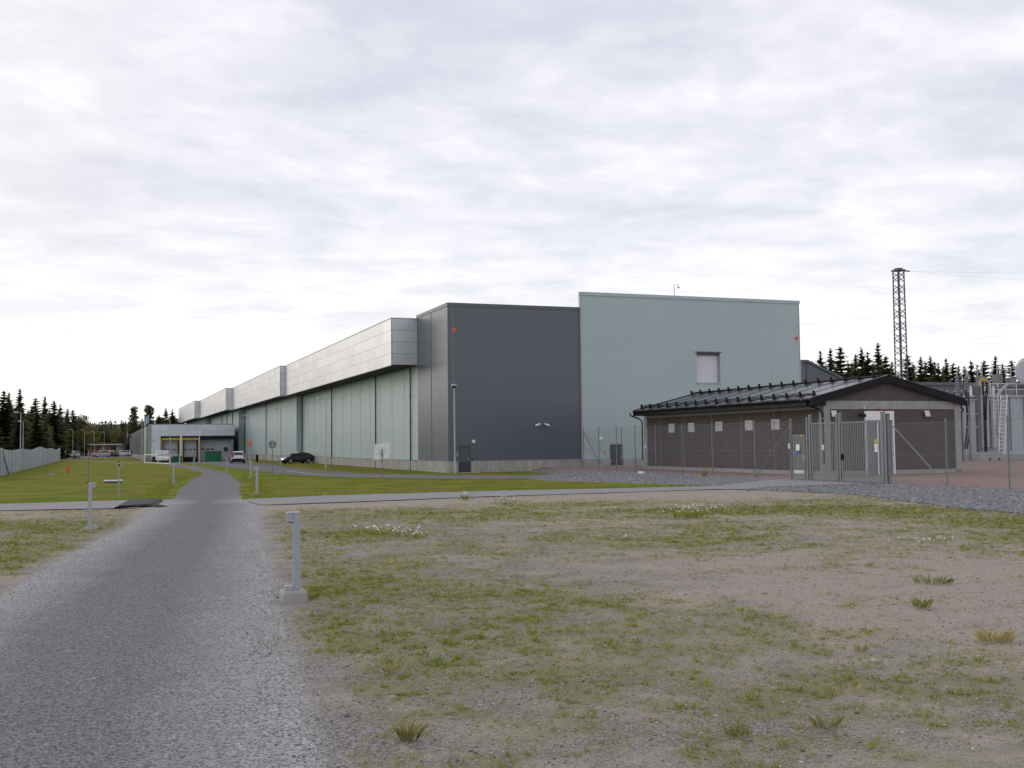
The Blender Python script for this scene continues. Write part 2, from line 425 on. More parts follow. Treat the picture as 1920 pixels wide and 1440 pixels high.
def leafy(name, c1, c2, c3=None, trans=.25):
    """leaf / blade material, tint attribute 0..1 picks the colour"""
    m, t, b = new_mat(name)
    tint = attr(t, 'tint'); oi = t.add('ShaderNodeObjectInfo')
    c = t.mix(tint, c1, c2)
    if c3: c = t.mix(t.rng(tint, .75, 1, 0, 1), c, c3)
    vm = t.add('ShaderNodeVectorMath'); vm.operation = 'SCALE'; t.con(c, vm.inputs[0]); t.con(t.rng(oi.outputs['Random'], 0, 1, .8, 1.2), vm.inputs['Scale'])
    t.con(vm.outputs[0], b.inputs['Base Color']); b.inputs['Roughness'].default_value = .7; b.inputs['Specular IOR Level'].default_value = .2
    tr = t.add('ShaderNodeBsdfTranslucent'); t.con(vm.outputs[0], tr.inputs[0])
    mx = t.add('ShaderNodeMixShader'); mx.inputs[0].default_value = trans
    t.con(b.outputs[0], mx.inputs[1]); t.con(tr.outputs[0], mx.inputs[2])
    t.con(mx.outputs[0], t.n['Material Output'].inputs[0])
    return m
M['blade'] = leafy('wild_grass_blades', (.130, .195, .018), (.33, .30, .070), (.42, .34, .17), .5)
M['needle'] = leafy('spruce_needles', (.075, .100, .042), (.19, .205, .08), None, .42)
M['pine'] = leafy('pine_needles', (.078, .104, .045), (.19, .205, .08), None, .42)
M['leaf'] = leafy('autumn_leaves', (.075, .090, .020), (.20, .16, .035), (.22, .12, .03), .35)
M['petal'] = simple('white_petals', (.80, .80, .78), .6)
# ------------------------------------------------------------------ terrain
TOE_Y = [-50, 10, 18, 23.6, 25, 27.5, 31.5, 37, 40.9, 43.5, 46.0, 48.4, 52, 55.8, 57.5, 61, 64.5, 69, 72, 80, 90]
TOE_X = [24.0, 24.0, 24.3, 24.7, 24.95, 25.3, 26.6, 28.4, 27.6, 26.5, 27.4, 27.5, 26.5, 25.2, 24.3, 24.1, 25.2, 28.0, 30.0, 31.0, 60]
PADZ = 0.30
def toe(y): return np.interp(y, TOE_Y, TOE_X)
def hz(x, y):
    x = np.asarray(x, float); y = np.asarray(y, float)
    tx = toe(y); wdt = np.maximum(30.6-tx, 1.2)
    z = PADZ*sstep(0, 1, (x-tx)/wdt)
    z = np.where(y > 79.5, 0.0, z)
    ramp = sstep(162, 193, y)*sstep(5.0, 9.5, x)*(1-sstep(21.5, 22.6, x))
    return z-0.72*ramp
def h1(x, y): return float(hz(x, y))

RXR_Y = [-4, 3, 7.6, 9.9, 13.4, 17.5, 25.2, 36, 41.6, 46, 52.7, 68.2, 84.6, 92, 99.9, 115.9, 130, 148, 161, 175]
RXR_X = [1.0, 1.12, 1.32, 1.6, 1.98, 2.44, 3.34, 4.6, 5.3, 5.8, 6.55, 8.35, 9.5, 9.95, 10.25, 10.5, 10.4, 9.9, 9.3, 9.2]
RXL_Y = [-4, 3, 7.6, 11.6, 15.1, 17.9, 20.4, 24, 28.8, 33.4, 41, 49.2, 60, 70.7, 85.7, 93.9, 112.8, 126.2, 143, 160, 175]
RXL_X = [-3.0, -2.8, -2.6, -2.3, -1.9, -1.45, -1.13, -.64, .08, .8, 1.7, 2.3, 3.2, 4.35, 6.2, 7.2, 7.6, 7.2, 6.6, 6.6, 7.6]
def sd_road(x, y):
    d = np.maximum(np.interp(y, RXL_Y, RXL_X)-x, x-np.interp(y, RXR_Y, RXR_X))
    return np.maximum(d, y-172)
def sd_road_n(x, y): return sd_road(x, y)+.30*(1-.5*sstep(40, 55, y))*(fbm(x*1.3, y*.55, 3)-.5)+.05*(fbm(x*5, y*4, 5)-.5)
def sd_path(x, y):
    nr = np.interp(x, [-40, -3.5, 1.6, 5.3, 9.9, 14.6, 19.4, 25.8, 28.5, 31, 33], [43.4, 43.1, 42.0, 41.6, 42.1, 43.0, 43.1, 43.6, 42.5, 37.9, 37.9])
    fr = np.interp(x, [-40, -3.9, 2.6, 5.4, 8.9, 11.4, 17.8, 22.7, 27.4, 29.5, 33], [48.8, 48.4, 48.6, 46.5, 47.9, 48.5, 48.0, 47.3, 46.9, 45.4, 44.9])
    d = np.maximum(nr-y, y-fr); d = np.maximum(d, x-30.9)
    d = np.maximum(d, -np.maximum(-x+1.2, x-5.6)*1.0-99*((x < 1.2) | (x > 5.6)))
    return d+.20*(fbm(x*.9, y*1.5, 9)-.5)
ASPH = [(12.55, 120), (12.87, 104.8), (12.87, 90.8), (13.43, 81.1), (14.44, 74.2), (16.6, 70.4), (19, 66.4), (21.4, 63.2), (24.8, 62.0), (30, 62.0),
        (30, 70.6), (26, 70.1), (22.8, 73), (20.6, 79), (18.7, 83.5), (18.0, 92.4), (17.7, 105.6), (18.3, 125), (18.8, 147.7), (20.4, 165), (21.9, 186), (21.9, 199.9),
        (7.6, 199.9), (7.6, 176), (9.0, 165), (10.3, 152), (12.2, 138)]
def sd_poly(x, y, poly):
    x = np.asarray(x, float); y = np.asarray(y, float); d = np.full(x.shape, 1e9); ins = np.zeros(x.shape, bool)
    n = len(poly)
    for i in range(n):
        ax, ay = poly[i]; bx_, by = poly[(i+1) % n]; ex, ey = bx_-ax, by-ay
        t = np.clip(((x-ax)*ex+(y-ay)*ey)/(ex*ex+ey*ey), 0, 1)
        d = np.minimum(d, np.hypot(x-ax-t*ex, y-ay-t*ey))
        c = ((ay > y) != (by > y)) & (x < ex*(y-ay)/(by-ay if by != ay else 1e-9)+ax); ins ^= c
    return np.where(ins, -d, d)
def sd_asph(x, y): return sd_poly(x, y, ASPH)+.10*(fbm(x*.8, y*.8, 12)-.5)
def sd_lawn(x, y):
    e = np.interp(x, [-90, -3.9, 2.6, 5.4, 8.9, 17.8, 22.7, 27.4, 32], [48.9, 48.5, 48.7, 46.4, 47.8, 47.9, 47.2, 46.9, 46.9])
    d = np.maximum(e-y, y-262); d = np.maximum(d, -90-x); d = np.maximum(d, x-33)
    return d+.25*(fbm(x*1.2, y*1.2, 21)-.5)
def sd_bank(x, y):
    d = np.maximum(toe(y)-x, x-31.25); d = np.maximum(d, y-79.6); d = np.maximum(d, -10-y)
    d = d+.6*(fbm(x*.7, y*.7, 31)-.5)+.2*(fbm(x*4, y*4, 33)-.5)
    return np.maximum(d, -sd_path(x, y)-.1)
def sd_yard(x, y):
    d = np.maximum(31.0-x, x-140); d = np.maximum(d, y-140); d = np.maximum(d, -20-y)
    return d+.25*(fbm(x*1.5, y*1.5, 35)-.5)

# vegetation density on the rough ground: world-space patches (x, y, radius across, radius along, amount)
VEG = [(3.6, 17.8, 1.0, 2.2, .9), (2.7, 16.6, .5, .9, .6), (5.0, 19.2, .7, 1.2, .5), (4.2, 14.4, 1.7, 2.8, .22), (5.0, 12.2, 2.3, 2.8, .12), (2.2, 14.2, .5, 1.6, .4),
       (20.0, 29.8, 4.5, 2.0, .9), (17.3, 31.0, 2.0, 1.6, .7), (22, 27.2, 2.6, 1.2, .6), (13.0, 21.6, 2.1, 1.1, .6), (10.3, 23.7, 1.1, 1.1, .5),
       (5.6, 26.6, 1.7, 1.9, .7), (10.0, 33.5, 3.2, 2.5, .55), (16.7, 36.0, 3.6, 1.8, .5), (19.8, 18.6, 1.6, 1.2, .7), (19.4, 16.9, .8, .6, .8), (17.8, 12.0, .5, .6, .9),
       (8.0, 8.2, 1.1, 1.6, .4), (3.4, 10.2, 1.0, 1.6, .3), (23, 22, 3, 2.0, .6), (15.0, 24.5, 3.0, 1.2, .45), (25.5, 24, 2, 3, .5),
       (-2.8, 27.0, 1.8, 5.0, .75), (-3.6, 36, 3.5, 3.0, .45), (-1.0, 34, 1.2, 4.5, .55), (-4.5, 20, 2.2, 6, .6),
       (10.6, 9.4, 3.0, 2.6, -.5), (9.6, 13.4, 2.6, 1.8, -.4), (14.8, 11.0, 2.2, 3.0, -.4), (13, 14.5, 3, 1.6, -.35), (24, 40, 6, 3, -.55), (8.5, 40.3, 5, 1.6, -.5), (11, 17.6, 3.5, 1.2, -.3), (20, 40.5, 7, 2, -.4)]
def veg_f(x, y):
    x = np.asarray(x, float); y = np.asarray(y, float)
    v = .46+.70*(fbm(x*.33, y*.33, 41, 4)-.5)+.75*(fbm(x*2.3, y*2.3, 45, 3)-.5)
    for cx, cy, rx, ry, a in VEG:
        q = ((x-cx)/rx)**2+((y-cy)/ry)**2
        v = v+a*(.62 if a > 0 else .8)*np.exp(-q)*(.3+1.4*fbm(x*1.3, y*1.3, 47, 3))
    v = v-.55*(1-sstep(.0, .7, sd_road(x, y)))            # nothing grows on the drive
    v = v-.8*(1-sstep(0, .5, sd_path(x, y)))
    return np.clip(v, 0, 1)
def sand_f(x, y):
    v = .45*fbm(x*.25, y*.25, 51, 4)+.25*sstep(7, 14, x)+.3*np.exp(-((np.asarray(y)-40)/3)**2)
    for cx, cy, rx, ry, a in VEG:
        if a < 0: v = v-a*.9*np.exp(-(((x-cx)/rx)**2+((y-cy)/ry)**2))
    return np.clip(v, 0, 1)
def shoulder_f(x, y): return np.exp(-np.maximum(sd_road(x, y), 0)/.24)
def micro(x, y): return (.026*(fbm(x*.9, y*.9, 61, 3)-.5)+.014*(fbm(x*5, y*5, 63, 2)-.5)-.004)*sstep(.1, .9, sd_road(x, y))-.002

def grid(x0, x1, y0, y1, st):
    xs = np.linspace(x0, x1, max(2, int(round((x1-x0)/st))+1)); ys = np.linspace(y0, y1, max(2, int(round((y1-y0)/st))+1))
    X, Y = np.meshgrid(xs, ys); nx, ny = len(xs), len(ys)
    i = np.arange(ny-1)[:, None]*nx+np.arange(nx-1)[None, :]
    F = np.stack([i, i+1, i+1+nx, i+nx], -1).reshape(-1, 4)
    return X.ravel(), Y.ravel(), F
def tris(F): return np.concatenate([F[:, [0, 1, 2]], F[:, [0, 2, 3]]])
def region(x0, x1, y0, y1, st, sdf):
    """triangles of the grid cut along sdf = 0"""
    X, Y, F = grid(x0, x1, y0, y1, st); d = sdf(X, Y); T = tris(F)
    ins = (d[T] < 0).sum(1); full = T[ins == 3]; part = T[(ins > 0) & (ins < 3)]
    ex = []; ef = []; n0 = len(X)
    for t in part:
        poly = []
        for k in range(3):
            a, b = t[k], t[(k+1) % 3]; da, db = d[a], d[b]
            if da < 0: poly.append((X[a], Y[a]))
            if (da < 0) != (db < 0):
                s = da/(da-db); poly.append((X[a]+s*(X[b]-X[a]), Y[a]+s*(Y[b]-Y[a])))
        b0 = n0+len(ex); ex += poly
        for k in range(1, len(poly)-1): ef.append((b0, b0+k, b0+k+1))
    if ex:
        E = np.array(ex); X = np.concatenate([X, E[:, 0]]); Y = np.concatenate([Y, E[:, 1]])
    T2 = np.concatenate([full, np.array(ef, int).reshape(-1, 3)])
    used, inv = np.unique(T2, return_inverse=True)
    return X[used], Y[used], inv.reshape(-1, 3)
def join(parts):
    Xs, Ys, Fs = [], [], []; b = 0
    for X, Y, F in parts: Xs.append(X); Ys.append(Y); Fs.append(F+b); b += len(X)
    return np.concatenate(Xs), np.concatenate(Ys), np.concatenate(Fs)
def surface(name, parts, zoff, mat, attrs=None, mic=0.0):
    X, Y, F = join(parts); Z = hz(X, Y)+(zoff(X, Y) if callable(zoff) else zoff)+(mic*micro(X, Y) if mic else 0)
    me = np_mesh(name, np.stack([X, Y, Z], 1), F, {k: f(X, Y) for k, f in (attrs or {}).items()}, True)
    return tag(raw(name, me, mat), kind='structure')

# rough stony ground in front, drive, cross path, lawn, asphalt lane, stone bank, yard
Xa, Ya, Fa = grid(-9, 18, 2, 24, .10); Xb, Yb, Fb = grid(-14, 34, 24, 50, .2); Xc, Yc, Fc = grid(18, 34, 2, 24, .16); Xd, Yd, Fd = grid(-30, -9, 2, 24, 1.0); Xe, Ye, Fe = grid(-60, -14, 24, 50, 2.0); Xf, Yf, Ff = grid(-60, 60, -30, 2, 2.0)
surface('ground', [(Xa, Ya, tris(Fa)), (Xb, Yb, tris(Fb)), (Xc, Yc, tris(Fc)), (Xd, Yd, tris(Fd)), (Xe, Ye, tris(Fe)), (Xf, Yf, tris(Ff))], 0.0, M['soil'], {'veg': veg_f, 'sand': sand_f, 'shoulder': shoulder_f}, 1.0)
def edge_f(x, y):
    wdt = np.interp(y, RXR_Y, RXR_X)-np.interp(y, RXL_Y, RXL_X)
    e = (1+sd_road(x, y)/(wdt*.40))*(1-.75*sstep(44, 54, y))
    e = e+.35*np.exp(-((y-45.3)/1.5)**2)
    tr = (x-np.interp(y, RXL_Y, RXL_X))/wdt
    return np.clip(e-.06*np.exp(-((tr-.45)/.2)**2), 0, 1)
surface('gravel_drive', [region(-4, 3.6, 2, 26, .09, sd_road_n), region(-1.5, 7.2, 26, 50, .16, sd_road_n), region(1, 13, 50, 176, .35, sd_road_n), region(-4, 3, -8, 2, .5, sd_road_n)], lambda x, y: .001+.012*sstep(.05, .6, -sd_road_n(x, y)), M['gravel'], {'edge': edge_f})
surface('cross_path', [region(-9, 31.2, 36.5, 50, .2, sd_path), region(-40, -9, 41, 51, 1.0, sd_path)], .020, M['pathgravel'])
surface('lawn', [region(-24, 33.2, 45, 80, .3, sd_lawn), region(-24, 33.2, 80, 130, .7, sd_lawn), region(-30, 33.2, 130, 264, 1.3, sd_lawn), region(-92, -24, 45, 130, 2, sd_lawn), region(-92, -30, 130, 264, 3, sd_lawn)], .012, M['lawn'])
surface('asphalt_lane', [region(7, 31, 61, 112, .35, sd_asph), region(6, 23, 112, 201, .8, sd_asph)], .028, M['asphalt'])
surface('stone_bank', [region(22, 31.6, -9, 80, .3, sd_bank)], .016, M['crushed'])
surface('yard', [region(30.4, 60, -20, 82, .6, sd_yard), region(60, 142, -20, 142, 3, sd_yard)], .022, M['redgravel'])
# far country: one sheet to the horizon, just under everything
XX, YY, FF = grid(-2600, 2600, -400, 4200, 200)
me = np_mesh('terrain', np.stack([XX, YY, np.full(XX.shape, -.95)], 1), tris(FF)); tag(raw('terrain', me, M['earth']), kind='structure')
def car_park_sd(x, y):
    d = np.maximum(258-y, y-420); d = np.maximum(d, -40-x); return np.maximum(d, x-21)
surface('car_park', [region(-42, 22, 255, 424, 3, car_park_sd)], .03, M['asphalt'])
def far_grass_sd(x, y): return np.maximum(np.maximum(258-y, y-700), np.maximum(-260-x, x-300))
surface('meadow', [region(-262, 302, 255, 702, 12, far_grass_sd)], .0, M['lawn'])
def side_grass_sd(x, y): return np.maximum(np.maximum(40-y, y-262), np.maximum(-260-x, x+88))
surface('verge', [region(-262, -86, 38, 264, 6, side_grass_sd)], .0, M['lawn'])

# short footpath over the left lawn and the kerb of the car park
def foot_sd(x, y):
    return np.abs(y-np.interp(x, [-9, -2.2, 2.5, 4.7, 7], [232, 204, 172, 166, 164]))-np.interp(x, [-9, 2, 7], [4.5, 2.2, 1.2])+.3*(fbm(x, y*.3, 71)-.5)+99*((x < -8.6) | (x > 7.2))
surface('footpath', [region(-9, 7.5, 158, 240, .5, foot_sd)], .022, M['pathgravel'])

# painted edge line of the lane
lp = [(15.07, 97.5), (15.02, 93), (14.98, 88.5), (14.98, 83.2), (15.4, 80.6), (16.12, 78.6), (17.0, 76.8), (17.9, 75.4), (19.6, 73.2), (21.4, 71.0), (23.4, 69.0), (25.5, 67.6)]
V = []; F = []
for i, (x, y) in enumerate(lp):
    a = Vector(lp[max(0, i-1)]); b = Vector(lp[min(len(lp)-1, i+1)]); d = (b-a).normalized(); n = Vector((-d.y, d.x))*.075
    V += [(x-n.x, y-n.y, .034+h1(x, y)), (x+n.x, y+n.y, .034+h1(x, y))]
    if i: F.append((2*i-2, 2*i-1, 2*i+1, 2*i))
tag(raw('lane_marking', mk_mesh('lane_marking', V, F), M['asphalt_line']), kind='structure')
# ------------------------------------------------------------------ wild grass, stones, flowers
def scatter(n, x0, x1, y0, y1, accept):
    x = NP.uniform(x0, x1, n); y = NP.uniform(y0, y1, n); k = NP.uniform(0, 1, n) < accept(x, y); return x[k], y[k]
def blades(name, x, y, z, hgt, rad, nb, wid, tint, lean=.5):
    """tufts of nb narrow bent blades each, one mesh"""
    n = len(x); N = n*nb
    X = np.repeat(x, nb); Y = np.repeat(y, nb); Z = np.repeat(z, nb); H = np.repeat(hgt, nb)*NP.uniform(.45, 1.1, N); R = np.repeat(rad, nb); Wd = np.repeat(wid, nb)
    a = NP.uniform(0, 2*pi, N); q = np.sqrt(NP.uniform(0, 1, N))*R
    bxx = X+q*np.cos(a); byy = Y+q*np.sin(a)
    a2 = a+NP.normal(0, .7, N); ln = H*lean*NP.uniform(.1, 1.2, N)
    tx = bxx+ln*np.cos(a2); ty = byy+ln*np.sin(a2)
    w = NP.uniform(0, 2*pi, N); wx = np.cos(w)*Wd/2; wy = np.sin(w)*Wd/2
    mx = bxx+.35*ln*np.cos(a2); my = byy+.35*ln*np.sin(a2)
    P0 = np.stack([bxx-wx, byy-wy, Z], 1); P1 = np.stack([bxx+wx, byy+wy, Z], 1)
    P2 = np.stack([mx+wx*.8, my+wy*.8, Z+H*.6], 1); P3 = np.stack([tx, ty, Z+H], 1)
    V = np.stack([P0, P1, P2, P3], 1).reshape(-1, 3); i = np.arange(N)*4
    F = np.concatenate([np.stack([i, i+1, i+2], 1), np.stack([i, i+2, i+3], 1)])
    t = np.clip(np.repeat(tint, nb)+NP.normal(0, .12, N), 0, 1)
    return np_mesh(name, V, F, {'tint': np.repeat(t, 4)})
def tint_f(x, y, v): return np.clip(.60-.75*(v-.45)+.7*(fbm(x*.8, y*.8, 81)-.5), 0, 1)
def dist(x, y): return np.hypot(x, y)
# tufts of the rough ground
def acc(x, y):
    v = veg_f(x, y); d = dist(x, y)
    clump = sstep(.42, .70, fbm(x*7.5, y*7.5, 83, 3))
    return .95*np.clip((v-.12), 0, 1)*(.16+1.15*clump)*np.clip(16/d, .14, 1)*(sd_bank(x, y) > -.3)
x, y = scatter(420000, -9, 30, 6.2, 44, acc)
v = veg_f(x, y); d = dist(x, y)
h = (.016+.034*v*NP.uniform(.4, 1.3, len(x)))*np.where(NP.uniform(0, 1, len(x)) < .05, 2.0, 1)
me = blades('wild_grass', x, y, hz(x, y)+micro(x, y)-.004, h, NP.uniform(.014, .042, len(x)), 10, np.clip(.0030+d*.00025, .004, .011), np.where(NP.uniform(0, 1, len(x)) < .13, .97, tint_f(x, y, v)), .75)
tag(raw('wild_grass', me, M['blade']), 'thin olive wild grass in tufts over the stony ground', 'grass', kind='stuff')
# soft fringe along the lawns' near edges
def acc2(x, y):
    e = -sd_lawn(x, y); r = sd_road_n(x, y); a = sd_asph(x, y)
    near = np.minimum(np.minimum(np.abs(e-.1), np.abs(r-.15)), np.abs(a-.2))
    return ((e > -.1) & (r > 0) & (a > .05) & (sd_bank(x, y) > 0))*(np.exp(-(near/.5)**2)*.9)
x, y = scatter(120000, -8, 29, 45.5, 82, acc2)
me = blades('lawn_fringe', x, y, hz(x, y)+.01, NP.uniform(.05, .13, len(x)), np.full(len(x), .10), 5, np.full(len(x), .016), np.clip(NP.normal(.35, .25, len(x)), 0, 1), .6)
tag(raw('lawn_fringe', me, M['blade']), 'uncut grass fringe along the edges of the lawns', 'grass', kind='stuff')
# single larger tufts that stand out
def tuft(px, py, hh, rad, n, tnt, label):
    g = G(px, py); z = h1(g.x, g.y)
    me = blades('grass_tuft', np.array([0.]), np.array([0.]), np.array([0.]), np.array([hh*.72]), np.array([rad*.8]), int(n*.45), np.array([.0045]), np.array([tnt+.35]), .8)
    return tag(raw('grass_tuft', me, M['blade'], None, (g.x, g.y, z)), label, 'grass tuft', 'tall single grass tufts on the stony ground')
for a in [(765, 1388, .20, .085, 150, .55, 'tall yellow green grass tuft at the bottom edge beside the gravel drive'),
          (1868, 1204, .20, .20, 260, .55, 'wide bushy grass tuft at the right edge of the stony ground'),
          (1748, 1094, .16, .35, 300, .15, 'low dark green grass tuft in the sandy right half of the stony ground'),
          (1730, 1140, .20, .13, 160, .2, 'small round green tuft just in front of the low dark green one'),
          (1615, 1222, .12, .09, 120, .6, 'lone olive grass tuft on the bare sand at right'),
          (1384, 1378, .10, .12, 170, .15, 'fresh green grass tuft at the bottom right of centre'),
          (1550, 1362, .12, .12, 150, .4, 'grass tuft at the left border of the bare sand strip'),
          (588, 1122, .16, .07, 90, .15, 'dark green grass tuft hugging the right of the nearest bollard foot'),
          (524, 1122, .12, .05, 60, .2, 'small grass tuft hugging the left of the nearest bollard foot'),
          (735, 1262, .16, .10, 120, .7, 'brownish yellow tuft left of centre in the foreground')]:
    tuft(*a)
# stones
oct_v = [(1, 0, 0), (0, 1, 0), (-1, 0, 0), (0, -1, 0), (0, 0, 1), (0, 0, -1)]
oct_f = [(0, 1, 4), (1, 2, 4), (2, 3, 4), (3, 0, 4), (1, 0, 5), (2, 1, 5), (3, 2, 5), (0, 3, 5)]
ico = [(0, 0, 1), (.89, 0, .45), (.28, .85, .45), (-.72, .53, .45), (-.72, -.53, .45), (.28, -.85, .45), (.72, .53, -.45), (-.28, .85, -.45), (-.89, 0, -.45), (-.28, -.85, -.45), (.72, -.53, -.45), (0, 0, -1)]
icf = [(0, 1, 2), (0, 2, 3), (0, 3, 4), (0, 4, 5), (0, 5, 1), (1, 6, 2), (2, 7, 3), (3, 8, 4), (4, 9, 5), (5, 10, 1), (6, 7, 2), (7, 8, 3), (8, 9, 4), (9, 10, 5), (10, 6, 1), (11, 7, 6), (11, 8, 7), (11, 9, 8), (11, 10, 9), (11, 6, 10)]
def pebbles(name, x, y, z, r, mat, low=False):
    bv, bf = (oct_v, oct_f) if low else (ico, icf); k = len(bv)
    n = len(x); B = np.array(bv, float)[None]*r[:, None, None]*NP.uniform(.55, 1.25, (n, k, 1)); B[:, :, 2] *= .6
    a = NP.uniform(0, 2*pi, n); c, s = np.cos(a)[:, None], np.sin(a)[:, None]; sx = NP.uniform(.8, 1.4, n)[:, None]
    bx_, by = B[:, :, 0]*sx, B[:, :, 1]; V = np.stack([bx_*c-by*s+x[:, None], bx_*s+by*c+y[:, None], B[:, :, 2]+z[:, None]], -1).reshape(-1, 3)
    F = (np.array(bf)[None]+np.arange(n)[:, None, None]*k).reshape(-1, 3)
    t = np.repeat(NP.uniform(0, 1, n), k); return np_mesh(name, V, F, {'tint': t})
def stone_mat(name, a, b_):
    m, t, b = new_mat(name); t.con(t.mix(attr(t, 'tint'), a, b_), b.inputs['Base Color']); b.inputs['Roughness'].default_value = .9; b.inputs['Specular IOR Level'].default_value = .25; return m
M['stone'] = stone_mat('loose_stones', (.11, .10, .095), (.52, .49, .46)); M['stone_blue'] = stone_mat('crushed_stones', (.13, .134, .142), (.42, .43, .45))
x, y = scatter(60000, -6, 24, 6.2, 34, lambda x, y: np.clip(12/dist(x, y), 0, 1)**1.6*(.15+.6*fbm(x*.7, y*.7, 91, 3)**2)*(sd_path(x, y) > .1)*np.where(sd_road_n(x, y) < -.35, .12, 1))
r = np.exp(NP.normal(-4.75, .42, len(x))); r = np.clip(r, .004, .035)
inr = sd_road_n(x, y) < 0
tag(raw('loose_stones', pebbles('loose_stones', x, y, hz(x, y)+np.where(inr, .006, micro(x, y))+r*.15, r, None), M['stone']), 'loose pebbles lying on the stony ground and drive', 'stones', kind='stuff')
x, y = scatter(420000, -6, 20, 6.2, 26, lambda x, y: np.clip(9.5/dist(x, y), 0, 1)**1.7*(.10+.9*fbm(x*1.3, y*1.3, 93, 3)**1.8)*np.where(sd_road_n(x, y) < -.5, .25, 1))
r = np.clip(np.exp(NP.normal(-4.85, .38, len(x))), .004, .022); inr = sd_road_n(x, y) < 0
tag(raw('grit', pebbles('grit', x, y, hz(x, y)+np.where(inr, .006, micro(x, y))+r*.2, r, None, True), M['stone']), 'fine grit and small stones over the near ground', 'stones', kind='stuff')
x, y = scatter(60000, 22.5, 31.4, 14, 80, lambda x, y: np.where(sd_bank(x, y) < -.05, .9, .5*np.exp(-np.maximum(sd_bank(x, y), 0)/.28)*(sd_path(x, y) > .1))*np.clip(30/dist(x, y), .2, 1)*(x < 31.3))
r = np.clip(np.exp(NP.normal(-3.55, .38, len(x))), .015, .07)
tag(raw('crushed_stone', pebbles('crushed_stone', x, y, hz(x, y)+.016+r*.1, r, None), M['stone_blue']), 'blue grey crushed stones covering the bank below the mesh fence', 'stones', kind='stuff')
# white flowering clumps
def daisies(px, py, wx, wy, n, hh, label):
    g = G(px, py); t = thing('daisy_clump', label, 'flowers', (g.x, g.y, h1(g.x, g.y)), 0, 'white flowering clumps on the stony ground')
    x = NP.normal(0, wx, n); y = NP.normal(0, wy, n); hgt = NP.uniform(.55, 1.15, n)*hh
    me = blades('stems', x, y, x*0, np.repeat(hh*.75, n), np.full(n, .07), 3, np.full(n, .008), np.full(n, .25), .6); raw('stems', me, M['blade'], t)['kind'] = 'stuff'
    k = 6; a = np.arange(k)*2*pi/k; V = []; F = []
    for i in range(n):
        r = RND.uniform(.013, .022); tl = RND.uniform(-.5, .5); c = (x[i], y[i], hgt[i]); b = len(V); V.append((c[0], c[1], c[2]+.006))
        for q in a: V.append((c[0]+r*cos(q), c[1]+r*sin(q)*.8, c[2]+r*sin(q)*(.55+tl)))
        F += [(b, b+1+j, b+1+(j+1) % k) for j in range(k)]
        pass
    raw('blossoms', mk_mesh('blossoms', V, F), M['petal'], t)['kind'] = 'stuff'
for a in [(870, 938, .12, .10, 16, .34, 'white daisy clump beside the cross path, left of the wider pair'), (945, 942, .18, .14, 14, .26, 'white daisy clump beside the cross path in front of the dark gable'),
          (957, 946, .14, .1, 9, .2, 'small white daisy clump nearest the wider one by the cross path'), (700, 1002, .22, .2, 24, .22, 'left end of the long row of white daisies behind the nearest bollard'),
          (745, 1006, .25, .2, 26, .20, 'middle of the long row of white daisies behind the nearest bollard'), (785, 1010, .12, .15, 12, .18, 'right end of the long row of white daisies behind the nearest bollard'),
          (1296, 972, .26, .2, 46, .34, 'dense round clump of white daisies in the grass at right of centre'), (1340, 960, .2, .2, 10, .2, 'sparse white daisies just right of the dense round clump'),
          (1172, 1014, .1, .1, 6, .14, 'tiny white daisies on the stones below the dense round clump'), (1745, 1018, .5, .12, 20, .12, 'flat drift of white daisies on the sandy ground at right'),
          (1143, 958, .3, .15, 12, .15, 'thin scattered white daisies between the cross path and the dense clump')]:
    daisies(*a)
# ------------------------------------------------------------------ panel walls
def sub_rect(rects, h):
    out = []
    for (a, b, c, d) in rects:
        if h[0] >= b or h[1] <= a or h[2] >= d or h[3] <= c: out.append((a, b, c, d)); continue
        if a < h[0]: out.append((a, h[0], c, d))
        if h[1] < b: out.append((h[1], b, c, d))
        m0, m1 = max(a, h[0]), min(b, h[1])
        if c < h[2]: out.append((m0, m1, c, h[2]))
        if h[3] < d: out.append((m0, m1, h[3], d))
    return out
def panel_wall(parent, axis, c, ue, ve, mat, gap=.012, thick=.05, holes=(), name='panel'):
    """single cladding panels; axis 'y': plane y=c facing -y, u = x; axis 'x': plane x=c facing -x, u = y"""
    for i in range(len(ue)-1):
        for j in range(len(ve)-1):
            rs = [(ue[i], ue[i+1], ve[j], ve[j+1])]
            for h in holes: rs = sub_rect(rs, h)
            for a, b, p, q in rs:
                if b-a < .04 or q-p < .04: continue
                g = gap/2
                if axis == 'y': bx(name, a+g, b-g, c, c+thick, p+g, q-g, mat, parent)
                else: bx(name, c, c+thick, a+g, b-g, p+g, q-g, mat, parent)
def steps(a, b, st):
    n = max(1, round((b-a)/st)); return [a+(b-a)*i/n for i in range(n+1)]

# ------------------------------------------------------------------ the data hall
XW, YG = 24.6, 79.92
hall = thing('industrial_hall', 'long pale green and dark grey metal clad hall with galvanised boxes along its eaves', 'building', (XW, YG, 0))
